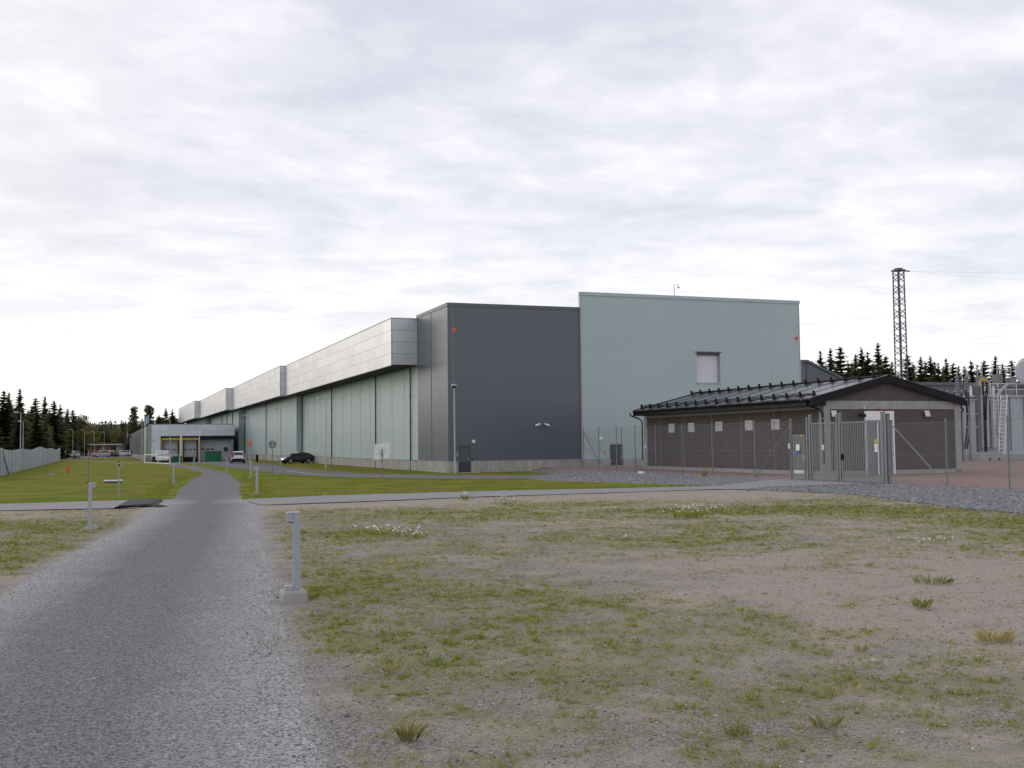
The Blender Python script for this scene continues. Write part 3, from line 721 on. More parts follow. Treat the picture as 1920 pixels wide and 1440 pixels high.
# dark corner tower
bx('tower_core', XW+.04, 35.7, YG+.04, 90.0, .80, 12.7, M['dark_joint'], hall)
D0, D1 = 25.41, 26.29           # door in the dark gable
panel_wall(hall, 'y', YG, [XW, 30.18, 35.66], steps(.88, 12.80, 1.1), M['dark_panel'], .005, .05, [(D0-.06, D1+.06, 0, 2.08)])
bx('plinth', XW-.10, XW+.3, YG+.302, 84.4, -.3, .88, M['concrete'], hall); bx('plinth', XW-.10, XW+.3, 84.41, 88.55, -.3, .88, M['concrete'], hall)
panel_wall(hall, 'x', XW, [YG+.06, 84.45, 88.56], steps(.88, 12.80, 1.1), M['dark_panel'], .005)
bx('parapet', XW-.05, 35.64, YG-.05, YG+.22, 12.80, 13.06, M['dark_trim'], hall)
bx('parapet', XW-.05, XW+.22, YG+.222, 88.75, 12.80, 13.06, M['dark_trim'], hall)
bx('roof', XW+.225, 35.6, YG+.225, 89.9, 12.72, 12.84, M['roofing'], hall)
bx('corner_trim', XW-.012, XW+.10, YG-.014, YG-.002, .89, 12.79, M['dark_trim'], hall)
bx('wall_joint_cover', XW-.02, XW-.003, 84.43, 84.49, .9, 12.79, M['dark_joint'], hall)
# pale gable block, a little proud
YT = 79.77; TX0, TX1 = 35.66, 56.45
bx('gable_core', TX0+.03, TX1-.03, YT+.44, 118, .80, 12.7, M['teal_joint'], hall)
WX0, WX1, WZ0, WZ1 = 46.21, 48.45, 7.08, 9.64
TD0, TD1 = 38.15, 39.18
holes = [(WX0, WX1, WZ0, WZ1), (TD0-.05, TD1+.05, 0, 2.05)]
TV = steps(.88, 14.02, 1.1)
panel_wall(hall, 'y', YT, [TX0+.12, 39.57, 43.54, 48.37, 53.49, TX1-.1], TV, M['teal'], .005, .05, holes)
panel_wall(hall, 'y', YT+.03, [TX0+.121, TX1-.101], [.86, 14.0], M['teal_joint'], 0, .40, holes, 'wall_backing')
bx('corner_trim', TX0, TX0+.12, YT-.012, YT+.3, .88, 14.02, M['grey_trim'], hall)
bx('corner_trim', TX1-.1, TX1, YT-.012, YT+.3, .88, 14.02, M['grey_trim'], hall)
bx('parapet', TX0-.06, TX1+.06, YT-.06, YT+.2, 14.02, 14.29, M['teal_trim'], hall)
bx('roof', TX0+.04, TX1-.04, YT+.445, 118, 12.71, 12.85, M['roofing'], hall)
# recessed roller shutter window in the pale gable
win = bx('window', WX0+.012, WX1-.012, YT+.37, YT+.42, WZ0+.012, WZ1-.02, M['offwhite'], hall)
for i, z in enumerate(steps(WZ0+.06, WZ1-.26, .16)[:-1]):
    bx('slat', WX0+.02, WX1-.05, YT+.335, YT+.368, z+.002, z+.158, M['shutter'], win)
bx('shutter_box', WX0+.012, WX1-.012, YT+.20, YT+.36, WZ1-.24, WZ1-.05, M['dark_trim'], hall)
bx('window_head', WX0-.12, WX1+.12, YT-.05, YT-.002, WZ1-.04, WZ1+.05, M['dark_trim'], hall)
bx('window_sill', WX0-.1, WX1+.1, YT-.07, YT-.002, WZ0-.07, WZ0, M['teal_trim'], hall)
# concrete plinth, in cast lengths
def plinth(x0, x1, y0, y1, axis, ln, z1=.88):
    ed = steps(x0, x1, ln) if axis == 'y' else steps(y0, y1, ln)
    for a, b in zip(ed[:-1], ed[1:]):
        if axis == 'y': bx('plinth', a+.006, b-.006, y0, y1, -.3, z1, M['concrete'], hall)
        else: bx('plinth', x0, x1, a+.006, b-.006, -.3, z1, M['concrete'], hall)
plinth(XW-.10, D0-.08, YG-.12, YG+.3, 'y', 4)
plinth(D1+.08, TX0, YG-.12, YG+.3, 'y', 3.1)
plinth(TX0, TD0-.06, YT-.12, YT+.3, 'y', 3); plinth(TD1+.06, TX1, YT-.12, YT+.3, 'y', 3.4)
bx('plinth_cap', D1+.085, TX0-.01, YG-.14, YG-.004, .88, .905, M['concrete_lt'], hall)
bx('plinth_cap', XW-.12, D0-.09, YG-.14, YG-.004, .88, .905, M['concrete_lt'], hall)
# doors
def metal_door(x0, x1, yy, z1, fm, handle_right=True):
    d = bx('door', x0, x1, yy+.05, yy+.1, .03, z1, M['door_dark'], hall)
    for a, b, c, e in ((x0-.06, x0-.002, .0, z1+.06), (x1+.002, x1+.06, .0, z1+.06), (x0, x1, z1+.004, z1+.06)): bx('frame', a, b, yy-.01, yy+.09, c, e, fm, d)
    hx = x1-.09 if handle_right else x0+.09
    bx('handle', hx-.06, hx+.03, yy+.0, yy+.048, .98, 1.06, M['zinc'], d); bx('lock_plate', hx-.025, hx+.025, yy+.03, yy+.049, .85, 1.15, M['zinc_dk'], d)
    return d
metal_door(D0, D1, YG, 2.0, M['dark_trim']); metal_door(TD0, TD1, YT, 1.98, M['dark_trim'])
for (x0, x1, yy) in ((D0-.1, D1+.6, YG), (TD0-.1, TD1+.1, YT)): bx('door_step', x0, x1, yy-1.1, yy-.125, -.2, .045+h1(x0, yy-.5), M['concrete_lt'], hall)

# modules along the left flank: wall x, box face x, y range
MODS = [(24.60, 22.34, 88.56, 145.6), (23.83, 21.66, 145.6, 202.6), (22.75, 20.50, 202.6, 259.6), (21.7, 19.3, 259.6, 318.0)]
BZ0, BZ1 = 8.84, 12.78
for k, (wx, fx, y0, y1) in enumerate(MODS):
    bx('hall_core', wx+.04, 56.3, y0+.02, y1-.02, .8, 12.5, M['teal_joint'], hall)
    pitch = 4.25 if k < 2 else 9.5
    ue = steps(y0, y1, pitch); ve = steps(.88, BZ0-.01, 1.33 if k < 2 else 4)
    panel_wall(hall, 'x', wx, ue, ve, M['teal'], .010, .05)
    for u in ue[1:-1]: bx('wall_joint_cover', wx-.014, wx-.001, u-.03, u+.03, .9, BZ0-.02, M['teal_joint'], hall)
    plinth(wx-.12, wx+.3, y0, y1, 'x', 4.25 if k < 2 else 19, .80)
    bx('plinth_cap', wx-.14, wx-.004, y0+.01, y1-.01, .803, .83, M['concrete_lt'], hall)
    if k:                                   # the step in the wall facing us
        px = MODS[k-1][0]; panel_wall(hall, 'y', y0-.012, [wx, px-.002], ve, M['teal'], .012, .05)
        bx('step_trim', wx-.02, wx+.10, y0-.03, y0-.014, .9, BZ0-.1, M['teal_trim'], hall)
    # galvanised box
    box = bx('eaves_box', fx+.05, wx+3.0, y0+.06, y1-.02, BZ0+.03, BZ1-.03, M['zinc_dk'], hall)
    cols = steps(y0+.0, y1, 2.85 if k < 2 else 11.4); rows = steps(BZ0, BZ1-.06, .98)
    for i in range(len(cols)-1):
        for j in range(4): bx('cladding_panel', fx, fx+.045, cols[i]+.012, cols[i+1]-.012, rows[j]+.008, rows[j+1]-.008, M['galv'], box)
    for j in range(4): bx('cladding_panel', fx+.05, wx-.01, y0+.0, y0+.055, rows[j]+.008, rows[j+1]-.008, M['galv'], box)
    for j in range(1, 4): bx('joint_strip', fx+.06, wx-.02, y0-.012, y0-.001, rows[j]-.02, rows[j]+.02, M['zinc'], box)
    bx('corner_trim', fx-.012, fx+.06, y0-.014, y0-.002, BZ0, BZ1-.06, M['zinc'], box)
    bx('corner_trim', wx-.06, wx-.001, y0-.016, y0-.002, BZ0, BZ1-.06, M['zinc'], box)
    bx('coping', fx-.03, wx+3.1, y0-.03, y1-.005, BZ1-.058, BZ1+.02, M['zinc'], box)
    bx('drip_edge', fx-.02, fx+.03, y0-.02, y1-.01, BZ0-.05, BZ0-.002, M['zinc'], box)
    bx('soffit', fx+.032, wx-.002, y0+.0, y1-.01, BZ0-.02, BZ0+.028, M['soffit'], box)
    if k: bx('canopy_edge', fx, MODS[k-1][0]-.003, y0-.06, y0-.031, BZ0-.10, BZ0+.12, M['grey_trim'], hall)
    bx('roof', wx+3.12, 56.2, y0+.03, y1-.03, 12.5, 12.62, M['roofing'], hall)
# downpipes on the flank
for wx, ys in ((24.6, (90.62, 103.45, 125.3, 145.25)), (23.83, (174, 201.8)), (22.75, (212, 222, 232, 258))):
    for yy in ys:
        dp = MB().tube([(wx-.10, yy, .12), (wx-.10, yy, BZ0-.06)], .055, 8).build('downpipe', M['black'], hall)
        MB().tube([(wx-.10, yy, .14), (wx-.16, yy-.1, .05)], .05, 8).build('spout', M['black'], dp)
        for z in (2.0, 4.2, 6.4): bx('bracket', wx-.17, wx-.003, yy-.07, yy+.07, z, z+.05, M['black'], dp)
# small wall fittings
def plate(x, z, s, yy, name='marker_plate'):
    bx(name, x-s/2, x+s/2, yy-.02, yy-.002, z-s/2, z+s/2, M['red'], hall)
plate(25.14, 10.98, .29, YG); plate(56.10, 11.0, .28, YT)
MB().tube([(25.02, YG-.03, 2.1), (24.98, YG-.03, 12.78)], .016, 6).build('conduit', M['zinc'], hall)
lp_ = MB().tube([(26.61, YG-.002, 2.37), (26.61, YG-.12, 2.37)], [.15, .11], 12).build('wall_lamp', M['white'], hall)
lp_ = MB().tube([(37.3, YT-.002, 2.5), (37.3, YT-.12, 2.5)], [.15, .11], 12).build('wall_lamp', M['white'], hall)
bx('card_reader', 26.43, 26.51, YG-.05, YG-.002, .98, 1.12, M['black'], hall)
bx('switch_box', 25.22, 25.32, YG-.07, YG-.002, 1.25, 1.6, M['zinc'], hall)
bx('warning_sign', 37.55, 37.75, YT-.02, YT-.002, 1.2, 1.5, M['yellow'], hall)
for sx, s in ((31.83, -1), (32.62, 1)):
    c = MB().bar((sx-.02*s, YG-.02, 3.62), (sx-.02*s, YG-.28, 3.62), .05).bar((sx-.02*s, YG-.26, 3.5), (sx-.02*s, YG-.26, 3.68), .04).build('camera_bracket', M['zinc'], hall)
    MB().bar((sx-.20*s, YG-.26, 3.72), (sx+.20*s, YG-.30, 3.58) if s > 0 else (sx+.20*s, YG-.30, 3.58), .13, .11).build('camera_housing', M['white'], c)
fx_ = thing('roof_lamp', 'thin hooked lamp post standing on the pale green gable roof', 'lamp', (44.58, 80.4, 12.85))
MB().tube([(44.58, 80.4, 12.85), (44.57, 80.4, 15.30), (44.98, 80.4, 15.30), (44.98, 80.4, 15.16)], .028, 6).build('pole', M['zinc'], fx_)
MB().tube([(44.98, 80.4, 15.16), (44.98, 80.4, 15.05)], [.05, .14], 10).build('lamp_shade', M['zinc'], fx_)

# grey wing behind the pale gable
wing = thing('grey_wing', 'dark grey building with sloping roof edge behind the pale green gable', 'building', (92.9, 130, 0))
mb = MB(); mb.prism([(93.05, .2), (112, .2), (112, 5.0), (98.6, 10.9), (93.05, 13.2)], 'y', 130, 150); mb.build('gable_wall', M['dark_panel'], wing)
bx('side_wall', 92.2, 93.04, 130.1, 150, .2, 13.2, M['dark_panel'], wing)
mb = MB(); mb.prism([(92.1, 13.20), (93.1, 13.20), (98.7, 10.92), (112.1, 5.0), (112.1, 5.3), (98.7, 11.25), (93.1, 13.55), (92.1, 13.55)], 'y', 129.8, 150.2); mb.build('roof', M['dark_trim'], wing)

# ------------------------------------------------------------------ loading dock building
YD = 200.0; DL, DR = 7.2, 21.75; ZG = -.72
dock = thing('loading_dock', 'low galvanised loading dock building with yellow framed doors beside the long hall', 'building', (DL, YD, ZG))
bx('dock_core', DL+.1, DR-.02, YD+1.45, 214, ZG, 6.1, M['dark_joint'], dock)
bx('corner_pillar', DL-.05, DL+.45, YD-.08, YD+.5, ZG, 6.25, M['concrete_lt'], dock)
panel_wall(dock, 'y', YD, [DL+.45, 9.2], steps(ZG+.9, 4.13, 1.2), M['dock_clad'], .014, .06); bx('base_wall', DL+.46, 9.2, YD+.0, YD+.4, ZG-.2, ZG+.9, M['concrete'], dock)
bx('wall_back', DL+.46, 9.2, YD+.065, YD+1.44, ZG, 6.0, M['zinc_dk'], dock)
panel_wall(dock, 'y', YD, steps(DL+.45, DR, 2.85), [4.14, 5.15, 6.14], M['dock_clad'], .016, .06)
bx('fascia_back', 9.21, DR-.03, YD+.065, YD+1.44, 4.16, 6.05, M['zinc_dk'], dock)
bx('coping', DL-.02, DR+.02, YD-.05, YD+1.5, 6.142, 6.24, M['zinc'], dock)
for (a, b) in ((9.36, 12.40), (12.80, 15.60)):
    fr = bx('dock_frame', a-.02, b+.02, YD-.02, YD+.16, 3.86, 4.12, M['black'], dock)
    bx('yellow_lintel', a, b, YD-.06, YD+.14, 3.44, 3.80, M['yellow'], fr)
    for c in (a, b-.13): bx('yellow_jamb', c, c+.13, YD-.06, YD+.14, ZG, 3.435, M['yellow'], fr)
    d = bx('dock_door', a+.27, b-.27, YD+.95, YD+1.0, .45, 3.9, M['grey_door'], dock)
    for z in (1.0, 1.6, 2.2, 2.8, 3.35): bx('door_section', a+.29, b-.29, YD+.925, YD+.949, z-.53, z+.03, M['grey_door'], d)
    for i in range(3): bx('door_window', a+.42+i*.74, a+.42+i*.74+.52, YD+.905, YD+.924, 1.66, 1.86, M['glass'], d)
    bx('dock_buffer', a+.27, b-.27, YD+.6, YD+1.3, ZG, .44, M['black'], dock)
    for c in (a+.261, b-.30): bx('dock_seal', c, c+.04, YD+.15, YD+1.3, ZG, 3.9, M['black'], dock)
bx('dividing_pier', 12.43, 12.77, YD-.1, YD+1.4, ZG, 4.135, M['galv'], dock)
bx('dividing_pier', 15.63, 15.80, YD-.1, YD+1.4, ZG, 4.135, M['galv'], dock)
bx('lintel', 15.81, DR+.1, YD-.15, YD+.5, 3.5, 4.13, M['black'], dock)
rw = bx('recess_wall', 15.82, DR-.02, YD+1.2, YD+1.44, ZG, 4.15, M['grey_door'], dock)
for i in range(3): bx('door_window', 16.15+i*.8, 16.7+i*.8, YD+1.15, YD+1.198, 1.66, 1.9, M['glass'], rw)
for z in steps(ZG, 3.4, .62)[1:-1]: bx('door_section_joint', 16.0, 18.7, YD+1.17, YD+1.199, z, z+.025, M['dark_trim'], rw)
bx('door_window', 20.0, 20.75, YD+1.15, YD+1.198, 1.35, 2.1, M['glass'], rw)
bx('recess_pier', 21.2, 21.42, YD-.05, YD+1.1, ZG, 3.49, M['concrete_lt'], dock)
bx('recess_base', 18.8, 21.1, YD+.9, YD+1.199, ZG, .3, M['concrete_lt'], dock)
MB().tube([(8.1, YD-.02, 3.4), (8.1, YD-.2, 3.4)], .08, 8).build('wall_lamp', M['black'], dock)
# office wing running back on the left
bx('wing_core', DL+.15, 19, 214.01, 376, ZG, 5.85, M['dark_joint'], dock)
bx('flank_wall', DL+.1, DL+.3, YD+.51, 226, ZG, 6.1, M['teal_trim'], dock)
for i, yy in enumerate(steps(230, 372, 13)): bx('pilaster', DL-.35, DL+.5, yy, yy+1.1, ZG, 5.92, M['concrete_lt'], dock)
for i, yy in enumerate(steps(230, 372, 13)[:-1]): bx('glazing', DL+.10, DL+.14, yy+1.2, yy+12.8, .6, 5.2, M['glass'], dock)
bx('plinth', DL-.4, DL+.2, YD+.52, 376, ZG, .7, M['concrete'], dock)
bx('roof_block', DL-.3, 14, 376.2, 384, 0, 7.4, M['offwhite'], dock)
# ------------------------------------------------------------------ brown switchgear house
BX0, BX1, BY0, BY1, BZ = 35.4, 44.4, 48.08, 68.45, PADZ
house = thing('switchgear_house', 'low brown brick switchgear house with dark gabled metal roof', 'building', (BX0, BY0, BZ))
bx('wall_core', BX0+.2, BX1-.2, BY0+.2, BY1-.2, BZ, 3.9, M['soffit'], house)
# long side: brick bays between joints
bays = [BY0+.42, 52.7, 56.1, 59.5, 62.95, 66.2, BY1-.40]
VENT = [(64.22, 64.96), (61.6, 62.36), (58.22, 59.0), (54.86, 55.64), (52.16, 52.94)]
hl = [(a, b, 2.80, 3.39) for a, b in VENT]
panel_wall(house, 'x', BX0+.03, bays, [.55, 3.83], M['brick'], .02, .25, hl, 'brick_bay')
for u in bays[1:-1]: bx('bay_joint', BX0+.012, BX0+.04, u-.012, u+.012, .56, 3.82, M['concrete_lt'], house)
for a, b in VENT:
    v = bx('louvre_vent', BX0+.10, BX0+.22, a, b, 2.80, 3.39, M['offwhite'], house)
    for z in steps(2.82, 3.38, .08)[:-1]:
        MB().add([(BX0+.015, a+.02, z), (BX0+.015, b-.02, z), (BX0+.095, b-.02, z+.07), (BX0+.095, a+.02, z+.07), (BX0+.008, a+.02, z+.008), (BX0+.008, b-.02, z+.008), (BX0+.088, b-.02, z+.078), (BX0+.088, a+.02, z+.078)],
                 [(0, 1, 2, 3), (4, 7, 6, 5), (0, 4, 5, 1), (2, 6, 7, 3)]).build('louvre', M['white'], v)
    for q in ((a, a+.02, 2.80, 3.39), (b-.02, b, 2.80, 3.39)): bx('vent_frame', BX0-.01, BX0+.099, q[0], q[1], q[2], q[3], M['white'], v)
    bx('vent_frame', BX0-.01, BX0+.099, a+.021, b-.021, 3.37, 3.39, M['white'], v)
bx('plinth', BX0-.02, BX0+.3, BY0+.42, BY1-.41, BZ-.3, .545, M['concrete_lt'], house)
bx('ring_beam', BX0-.0, BX0+.3, BY0+.42, BY1-.41, 3.835, 4.36, M['concrete_lt'], house)
bx('corner_pillar', BX0-.03, BX0+.38, BY0-.03, BY0+.41, BZ-.3, 4.28, M['concrete_lt'], house)
bx('corner_pillar', BX0-.03, BX0+.30, BY1-.40, BY1+.03, BZ-.3, 4.28, M['concrete_lt'], house)
bx('corner_pillar', BX1-.40, BX1+.03, BY0-.03, BY0+.41, BZ-.3, 4.28, M['concrete_lt'], house)
# gable
DX0, DX1 = 38.08, 39.80
panel_wall(house, 'y', BY0+.03, [BX0+.39, BX1-.41], [.55, 3.80], M['brick'], .01, .25, [(DX0-.1, DX1+.1, 0, 3.74)], 'brick_bay')
bx('plinth', BX0+.39, DX0-.11, BY0-.01, BY0+.3, BZ-.3, .545, M['concrete_lt'], house)
bx('plinth', DX1+.11, BX1-.41, BY0-.01, BY0+.3, BZ-.3, .545, M['concrete_lt'], house)
gb = [BX0+.39, 37.2, 42.3, BX1-.41]
for a, b in zip(gb[:-1], gb[1:]): bx('ring_beam', a+.008, b-.008, BY0-.01, BY0+.3, 3.81, 4.26, M['concrete_lt'], house)
RX, RZ = 39.45, 5.60        # ridge
MB().prism([(BX0+.1, 4.262), (BX1-.1, 4.262), (RX, RZ-.24)], 'y', BY0+.03, BY0+.28).build('gable_brickwork', M['brick'], house)
dd = bx('door', DX0, DX1, BY0+.10, BY0+.16, BZ+.02, 3.20, M['zinc_dk'], house)
for q in ((DX0-.09, DX0-.002, BZ, 3.72), (DX1+.002, DX1+.09, BZ, 3.72)): bx('frame', q[0], q[1], BY0-.03, BY0+.14, q[2], q[3], M['white'], dd)
bx('transom_panel', DX0, DX1, BY0+.0, BY0+.09, 3.22, 3.72, M['white'], dd)
bx('frame', DX0+.72, DX0+.80, BY0+.05, BY0+.098, BZ+.02, 3.20, M['white'], dd)
bx('handle', DX0+.95, DX0+1.05, BY0+.04, BY0+.098, 1.3, 1.38, M['black'], dd)
for x in (35.95, 42.05):
    f = MB().bar((x, BY0+.02, 3.62), (x, BY0-.10, 3.60), .06).build('floodlight', M['zinc'], house)
    MB().add([(x-.16, BY0-.08, 3.74), (x+.16, BY0-.08, 3.74), (x+.16, BY0-.20, 3.42), (x-.16, BY0-.20, 3.42), (x-.14, BY0-.02, 3.72), (x+.14, BY0-.02, 3.72), (x+.14, BY0-.12, 3.40), (x-.14, BY0-.12, 3.40)],
             [(0, 1, 2, 3), (4, 7, 6, 5), (0, 4, 5, 1), (1, 5, 6, 2), (2, 6, 7, 3), (3, 7, 4, 0)]).build('lamp_head', M['offwhite'], f)
f = MB().bar((37.65, BY0+.0, 3.48), (37.65, BY0-.25, 3.5), .05).build('yard_camera', M['black'], house); MB().bar((37.45, BY0-.28, 3.5), (37.82, BY0-.28, 3.46), .14, .16).build('camera_housing', M['black'], f)
MB().tube([(37.9, BY0, 3.86), (37.9, BY0-.1, 3.86), (37.9, BY0-.12, 3.98)], .045, 8).build('sensor', M['white'], house)
MB().tube([(38.95, BY0-.012, 3.83), (38.95, BY0-.11, 3.83)], .06, 10).build('alarm_beacon', M['red'], house)
# roof: two slopes of single sheets, barge boards, snow guards
EZ, EL, ER = 4.36, 34.52, 44.52; RY0, RY1 = 47.92, 68.25
slopeL = (RZ-EZ)/(RX-EL); slopeR = (RZ-EZ)/(ER-RX)
roof = MB().prism([(EL, EZ-.10), (RX, RZ-.10), (ER, EZ-.10), (ER, EZ-.02), (RX, RZ-.02), (EL, EZ-.02)], 'y', RY0+.05, RY1-.05).build('roof', M['roofing'], house)
ys = steps(RY0, RY1, 1.95)
for a, b in zip(ys[:-1], ys[1:]):
    for (xa, za, xb, zb) in ((EL-.05, EZ-.012, RX, RZ), (ER+.05, EZ-.012, RX, RZ)):
        o = MB()
        yy0, yy1 = a+.006, b-.006
        n = 6; prof = []
        for i in range(n):
            u0 = yy0+(yy1-yy0)*i/n; u1 = yy0+(yy1-yy0)*(i+1)/n
            prof += [(u0, .022 if i == 0 else .003), (u0+.02, .022 if i == 0 else .003), (u0+.035, .0), (u1-.001, .0)]
        V = []; F = []
        for (u, dz) in prof: V += [(xa, u, za+dz), (xb, u, zb+dz)]
        for i in range(len(prof)-1): F.append((2*i, 2*i+1, 2*i+3, 2*i+2))
        o.add(V, F); o.build('roof_sheet', M['roofsheet'], roof)
for (xa, xb, sl_) in ((EL-.06, RX, 1), (ER+.06, RX, -1)):
    MB().prism([(xa, EZ-.36), (xb, RZ-.36), (xb, RZ+.055), (xa, EZ+.045)], 'y', RY0-.10, RY0-.003).build('barge_board', M['black'], roof)
    MB().bar((xa, RY0-.05, EZ+.055), (xb, RY0-.05, RZ+.065), .12, .014).build('verge_flashing', M['zinc_dk'], roof)
    MB().prism([(xa, EZ-.36), (xb, RZ-.36), (xb, RZ+.055), (xa, EZ+.045)], 'y', RY1+.003, RY1+.08).build('barge_board', M['black'], roof)
MB().tube([(RX, RY0-.1, RZ+.03), (RX, RY1+.05, RZ+.03)], .06, 8).build('ridge_cap', M['black'], roof)
MB().prism([(EL+.02, EZ-.36), (BX0+.02, EZ-.36+.0), (BX0+.02, EZ-.11), (EL+.02, EZ-.11)], 'y', RY0, RY1).build('eaves_soffit', M['black'], roof)
gut = MB(); n = 8
V = []; F = []
for k, yy in enumerate((RY0-.02, RY1+.02)):
    for i in range(n+1):
        t = pi+pi*i/n; V.append((EL-.07+.085*cos(t), yy, EZ-.04+.085*sin(t)))
    for i in range(n+1):
        t = 2*pi-pi*i/n; V.append((EL-.07+.075*cos(t), yy, EZ-.04+.075*sin(t)))
m2 = 2*(n+1)
for i in range(m2): F.append((i, (i+1) % m2, m2+(i+1) % m2, m2+i))
gut.add(V, F); gutter = gut.build('gutter', M['black'], roof)
for yy in (48.6, 57.0): MB().tube([(EL-.16, yy, EZ+.02), (EL-.17, yy, EZ-.05), (EL-.1, yy, EZ-.14), (EL+.1, yy, EZ-.16)], .012, 6).build('gutter_strap', M['zinc'], gutter)
def guard_row(xo, nr, n, y0, y1):
    z = lambda x: EZ+(x-EL)*slopeL
    row = MB()
    for i in range(nr): row.tube([(xo-.02-.015*i, y0, z(xo)+.08+.055*i), (xo-.02-.015*i, y1, z(xo)+.10+.075*i)], .026, 6)
    r = row.build('snow_guard', M['black'], roof)
    for yy in steps(y0+.05, y1-.05, (y1-y0-.1)/n):
        MB().prism([(xo-.10, z(xo-.10)+.015), (xo+.30, z(xo+.30)+.015), (xo+.30, z(xo+.3)+.05), (xo+.07, z(xo)+.08), (xo-.0, z(xo)+.32), (xo-.10, z(xo)+.33), (xo-.08, z(xo)+.06)], 'y', yy-.045, yy+.045).build('bracket', M['black'], r)
guard_row(EL+.42, 3, 16, RY0+.25, RY1-.3); guard_row(RX-.55, 2, 16, RY0+.4, RY1-.3)
MB().tube([(38.9, 58, RZ-.3), (38.9, 58, RZ+1.0)], .012, 6).build('lightning_rod', M['zinc'], roof)
# downpipes
for yy, sgn in ((BY1+.12, 1), (BY0-.02, -1)):
    y2 = yy+.02*sgn
    d = MB().tube([(EL-.05, yy-.25*sgn if sgn < 0 else yy+.25, EZ-.12), (EL-.03, yy-.25*sgn if sgn < 0 else yy+.25, EZ-.30), (BX0-.28, y2+.1, EZ-.55), (BX0-.12, y2, EZ-.72), (BX0-.12, y2, .95)], .05, 8).build('downpipe', M['black'], house)
    for z in (3.3, 1.6): MB().tube([(BX0-.12, y2, z), (BX0-.12, y2, z+.04)], .062, 10).build('bracket', M['zinc'], d)
    MB().tube([(BX0-.12, y2, .955), (BX0-.12, y2, .3)], .035, 8).build('standpipe', M['teal_trim'] if sgn > 0 else M['zinc'], d)
MB().tube([(ER-.02, BY0+.1, EZ-.3), (BX1+.35, BY0+.1, EZ-.6), (BX1+.15, BY0+.1, EZ-.75), (BX1+.15, BY0+.1, .9)], .045, 8).build('downpipe', M['black'], house)
bx('meter_box', BX0-.13, BX0-.031, BY1-.32, BY1-.16, 1.75, 2.0, M['white'], house)
for x in (BX1-.13, BX1-.32): MB().tube([(x, BY0-.035, .42+.0), (x, BY0-.10, .42)], .03, 8).build('earth_terminal', M['black'], house)

# ------------------------------------------------------------------ mesh fence with gates (plane x = 31)
FX = 31.0
fence = thing('mesh_fence', 'tall galvanised chain link fence on posts around the substation yard', 'fence', (FX, 44.75, PADZ))
posts = [(69.1, 3.19), (66.6, 3.20), (63.93, 3.22), (61.26, 3.22), (58.58, 3.22), (55.35, 3.23), (52.04, 3.25), (47.9, 3.25), (44.75, 3.26), (37.7, 3.26), (34.36, 3.0), (31.22, 2.97), (28.2, 2.97), (25.2, 2.97), (22.2, 2.97)]
for yy, zt in posts:
    r = .055 if yy in (44.75, 37.7) else .033
    p = MB().tube([(FX, yy, PADZ-.4), (FX, yy, zt)], r, 8).build('post', M['zinc_dk'], fence); MB().tube([(FX, yy, zt), (FX, yy, zt+.02)], r*1.15, 8).build('post_cap', M['black'], p)
for xx in (33.9, 36.8): MB().tube([(xx, 69.1, .1), (xx, 69.1, 3.22)], .033, 8).build('post', M['zinc_dk'], fence)
for (a, b) in (((FX, 69.1, 2.95), (FX, 64.66, .95)), ((FX+.05, 69.1, 2.9), (FX+1.1, 69.1, .9)), ((FX, 44.75, 2.95), (FX, 47.8, .38)), ((FX, 37.65, 2.9), (FX, 34.42, .38))):
    MB().tube([a, b], .024, 8).build('brace', M['zinc_dk'], fence)
def chain(x0, y0, x1, y1, z0, z1, name='chain_link'):
    """woven wire: two families of thin diagonal wires"""
    L = math.hypot(x1-x0, y1-y0); ux, uy = (x1-x0)/L, (y1-y0)/L; Hh = z1-z0; st = .085; V = []; F = []; rr = .0011
    n = int((L+Hh)/st)
    for s in (1, -1):
        for i in range(n):
            t0 = i*st-(Hh if s > 0 else 0); t1 = t0+Hh*s
            za, zb = z0, z1
            lo, hi = (t0, t1)
            def clip(t): return min(max(t, 0), L)
            ta, tb = clip(t0), clip(t1)
            if abs(tb-ta) < .02: continue
            za = z0+(ta-t0)/(t1-t0)*Hh; zb = z0+(tb-t0)/(t1-t0)*Hh
            P = Vector((x0+ux*ta, y0+uy*ta, za)); Q = Vector((x0+ux*tb, y0+uy*tb, zb))
            d = (Q-P).normalized(); nrm = Vector((uy, -ux, 0)); a = d.cross(nrm).normalized()*rr; b = nrm*rr
            k = len(V); V += [P+a, P-a*.5+b, P-a*.5-b, Q+a, Q-a*.5+b, Q-a*.5-b]
            F += [(k, k+1, k+4, k+3), (k+1, k+2, k+5, k+4), (k+2, k, k+3, k+5)]
    o = raw(name, mk_mesh(name, [Vector(v)-wloc(fence) for v in V], F), M['zinc'], fence); o['kind'] = 'stuff'
chain(FX, 44.8, FX, 69.08, PADZ+.05, 3.1); chain(FX, 22.2, FX, 37.65, PADZ+.05, 2.85); chain(FX, 69.1, 36.8, 69.1, PADZ+.05, 3.1)
for (ya, yb, z) in ((44.8, 69.05, 3.1), (44.8, 69.05, 1.7), (22.2, 37.6, 2.86), (22.2, 37.6, 1.55)): MB().tube([(FX, ya, z), (FX, yb, z)], .006, 4).build('tension_wire', M['zinc_dk'], fence)
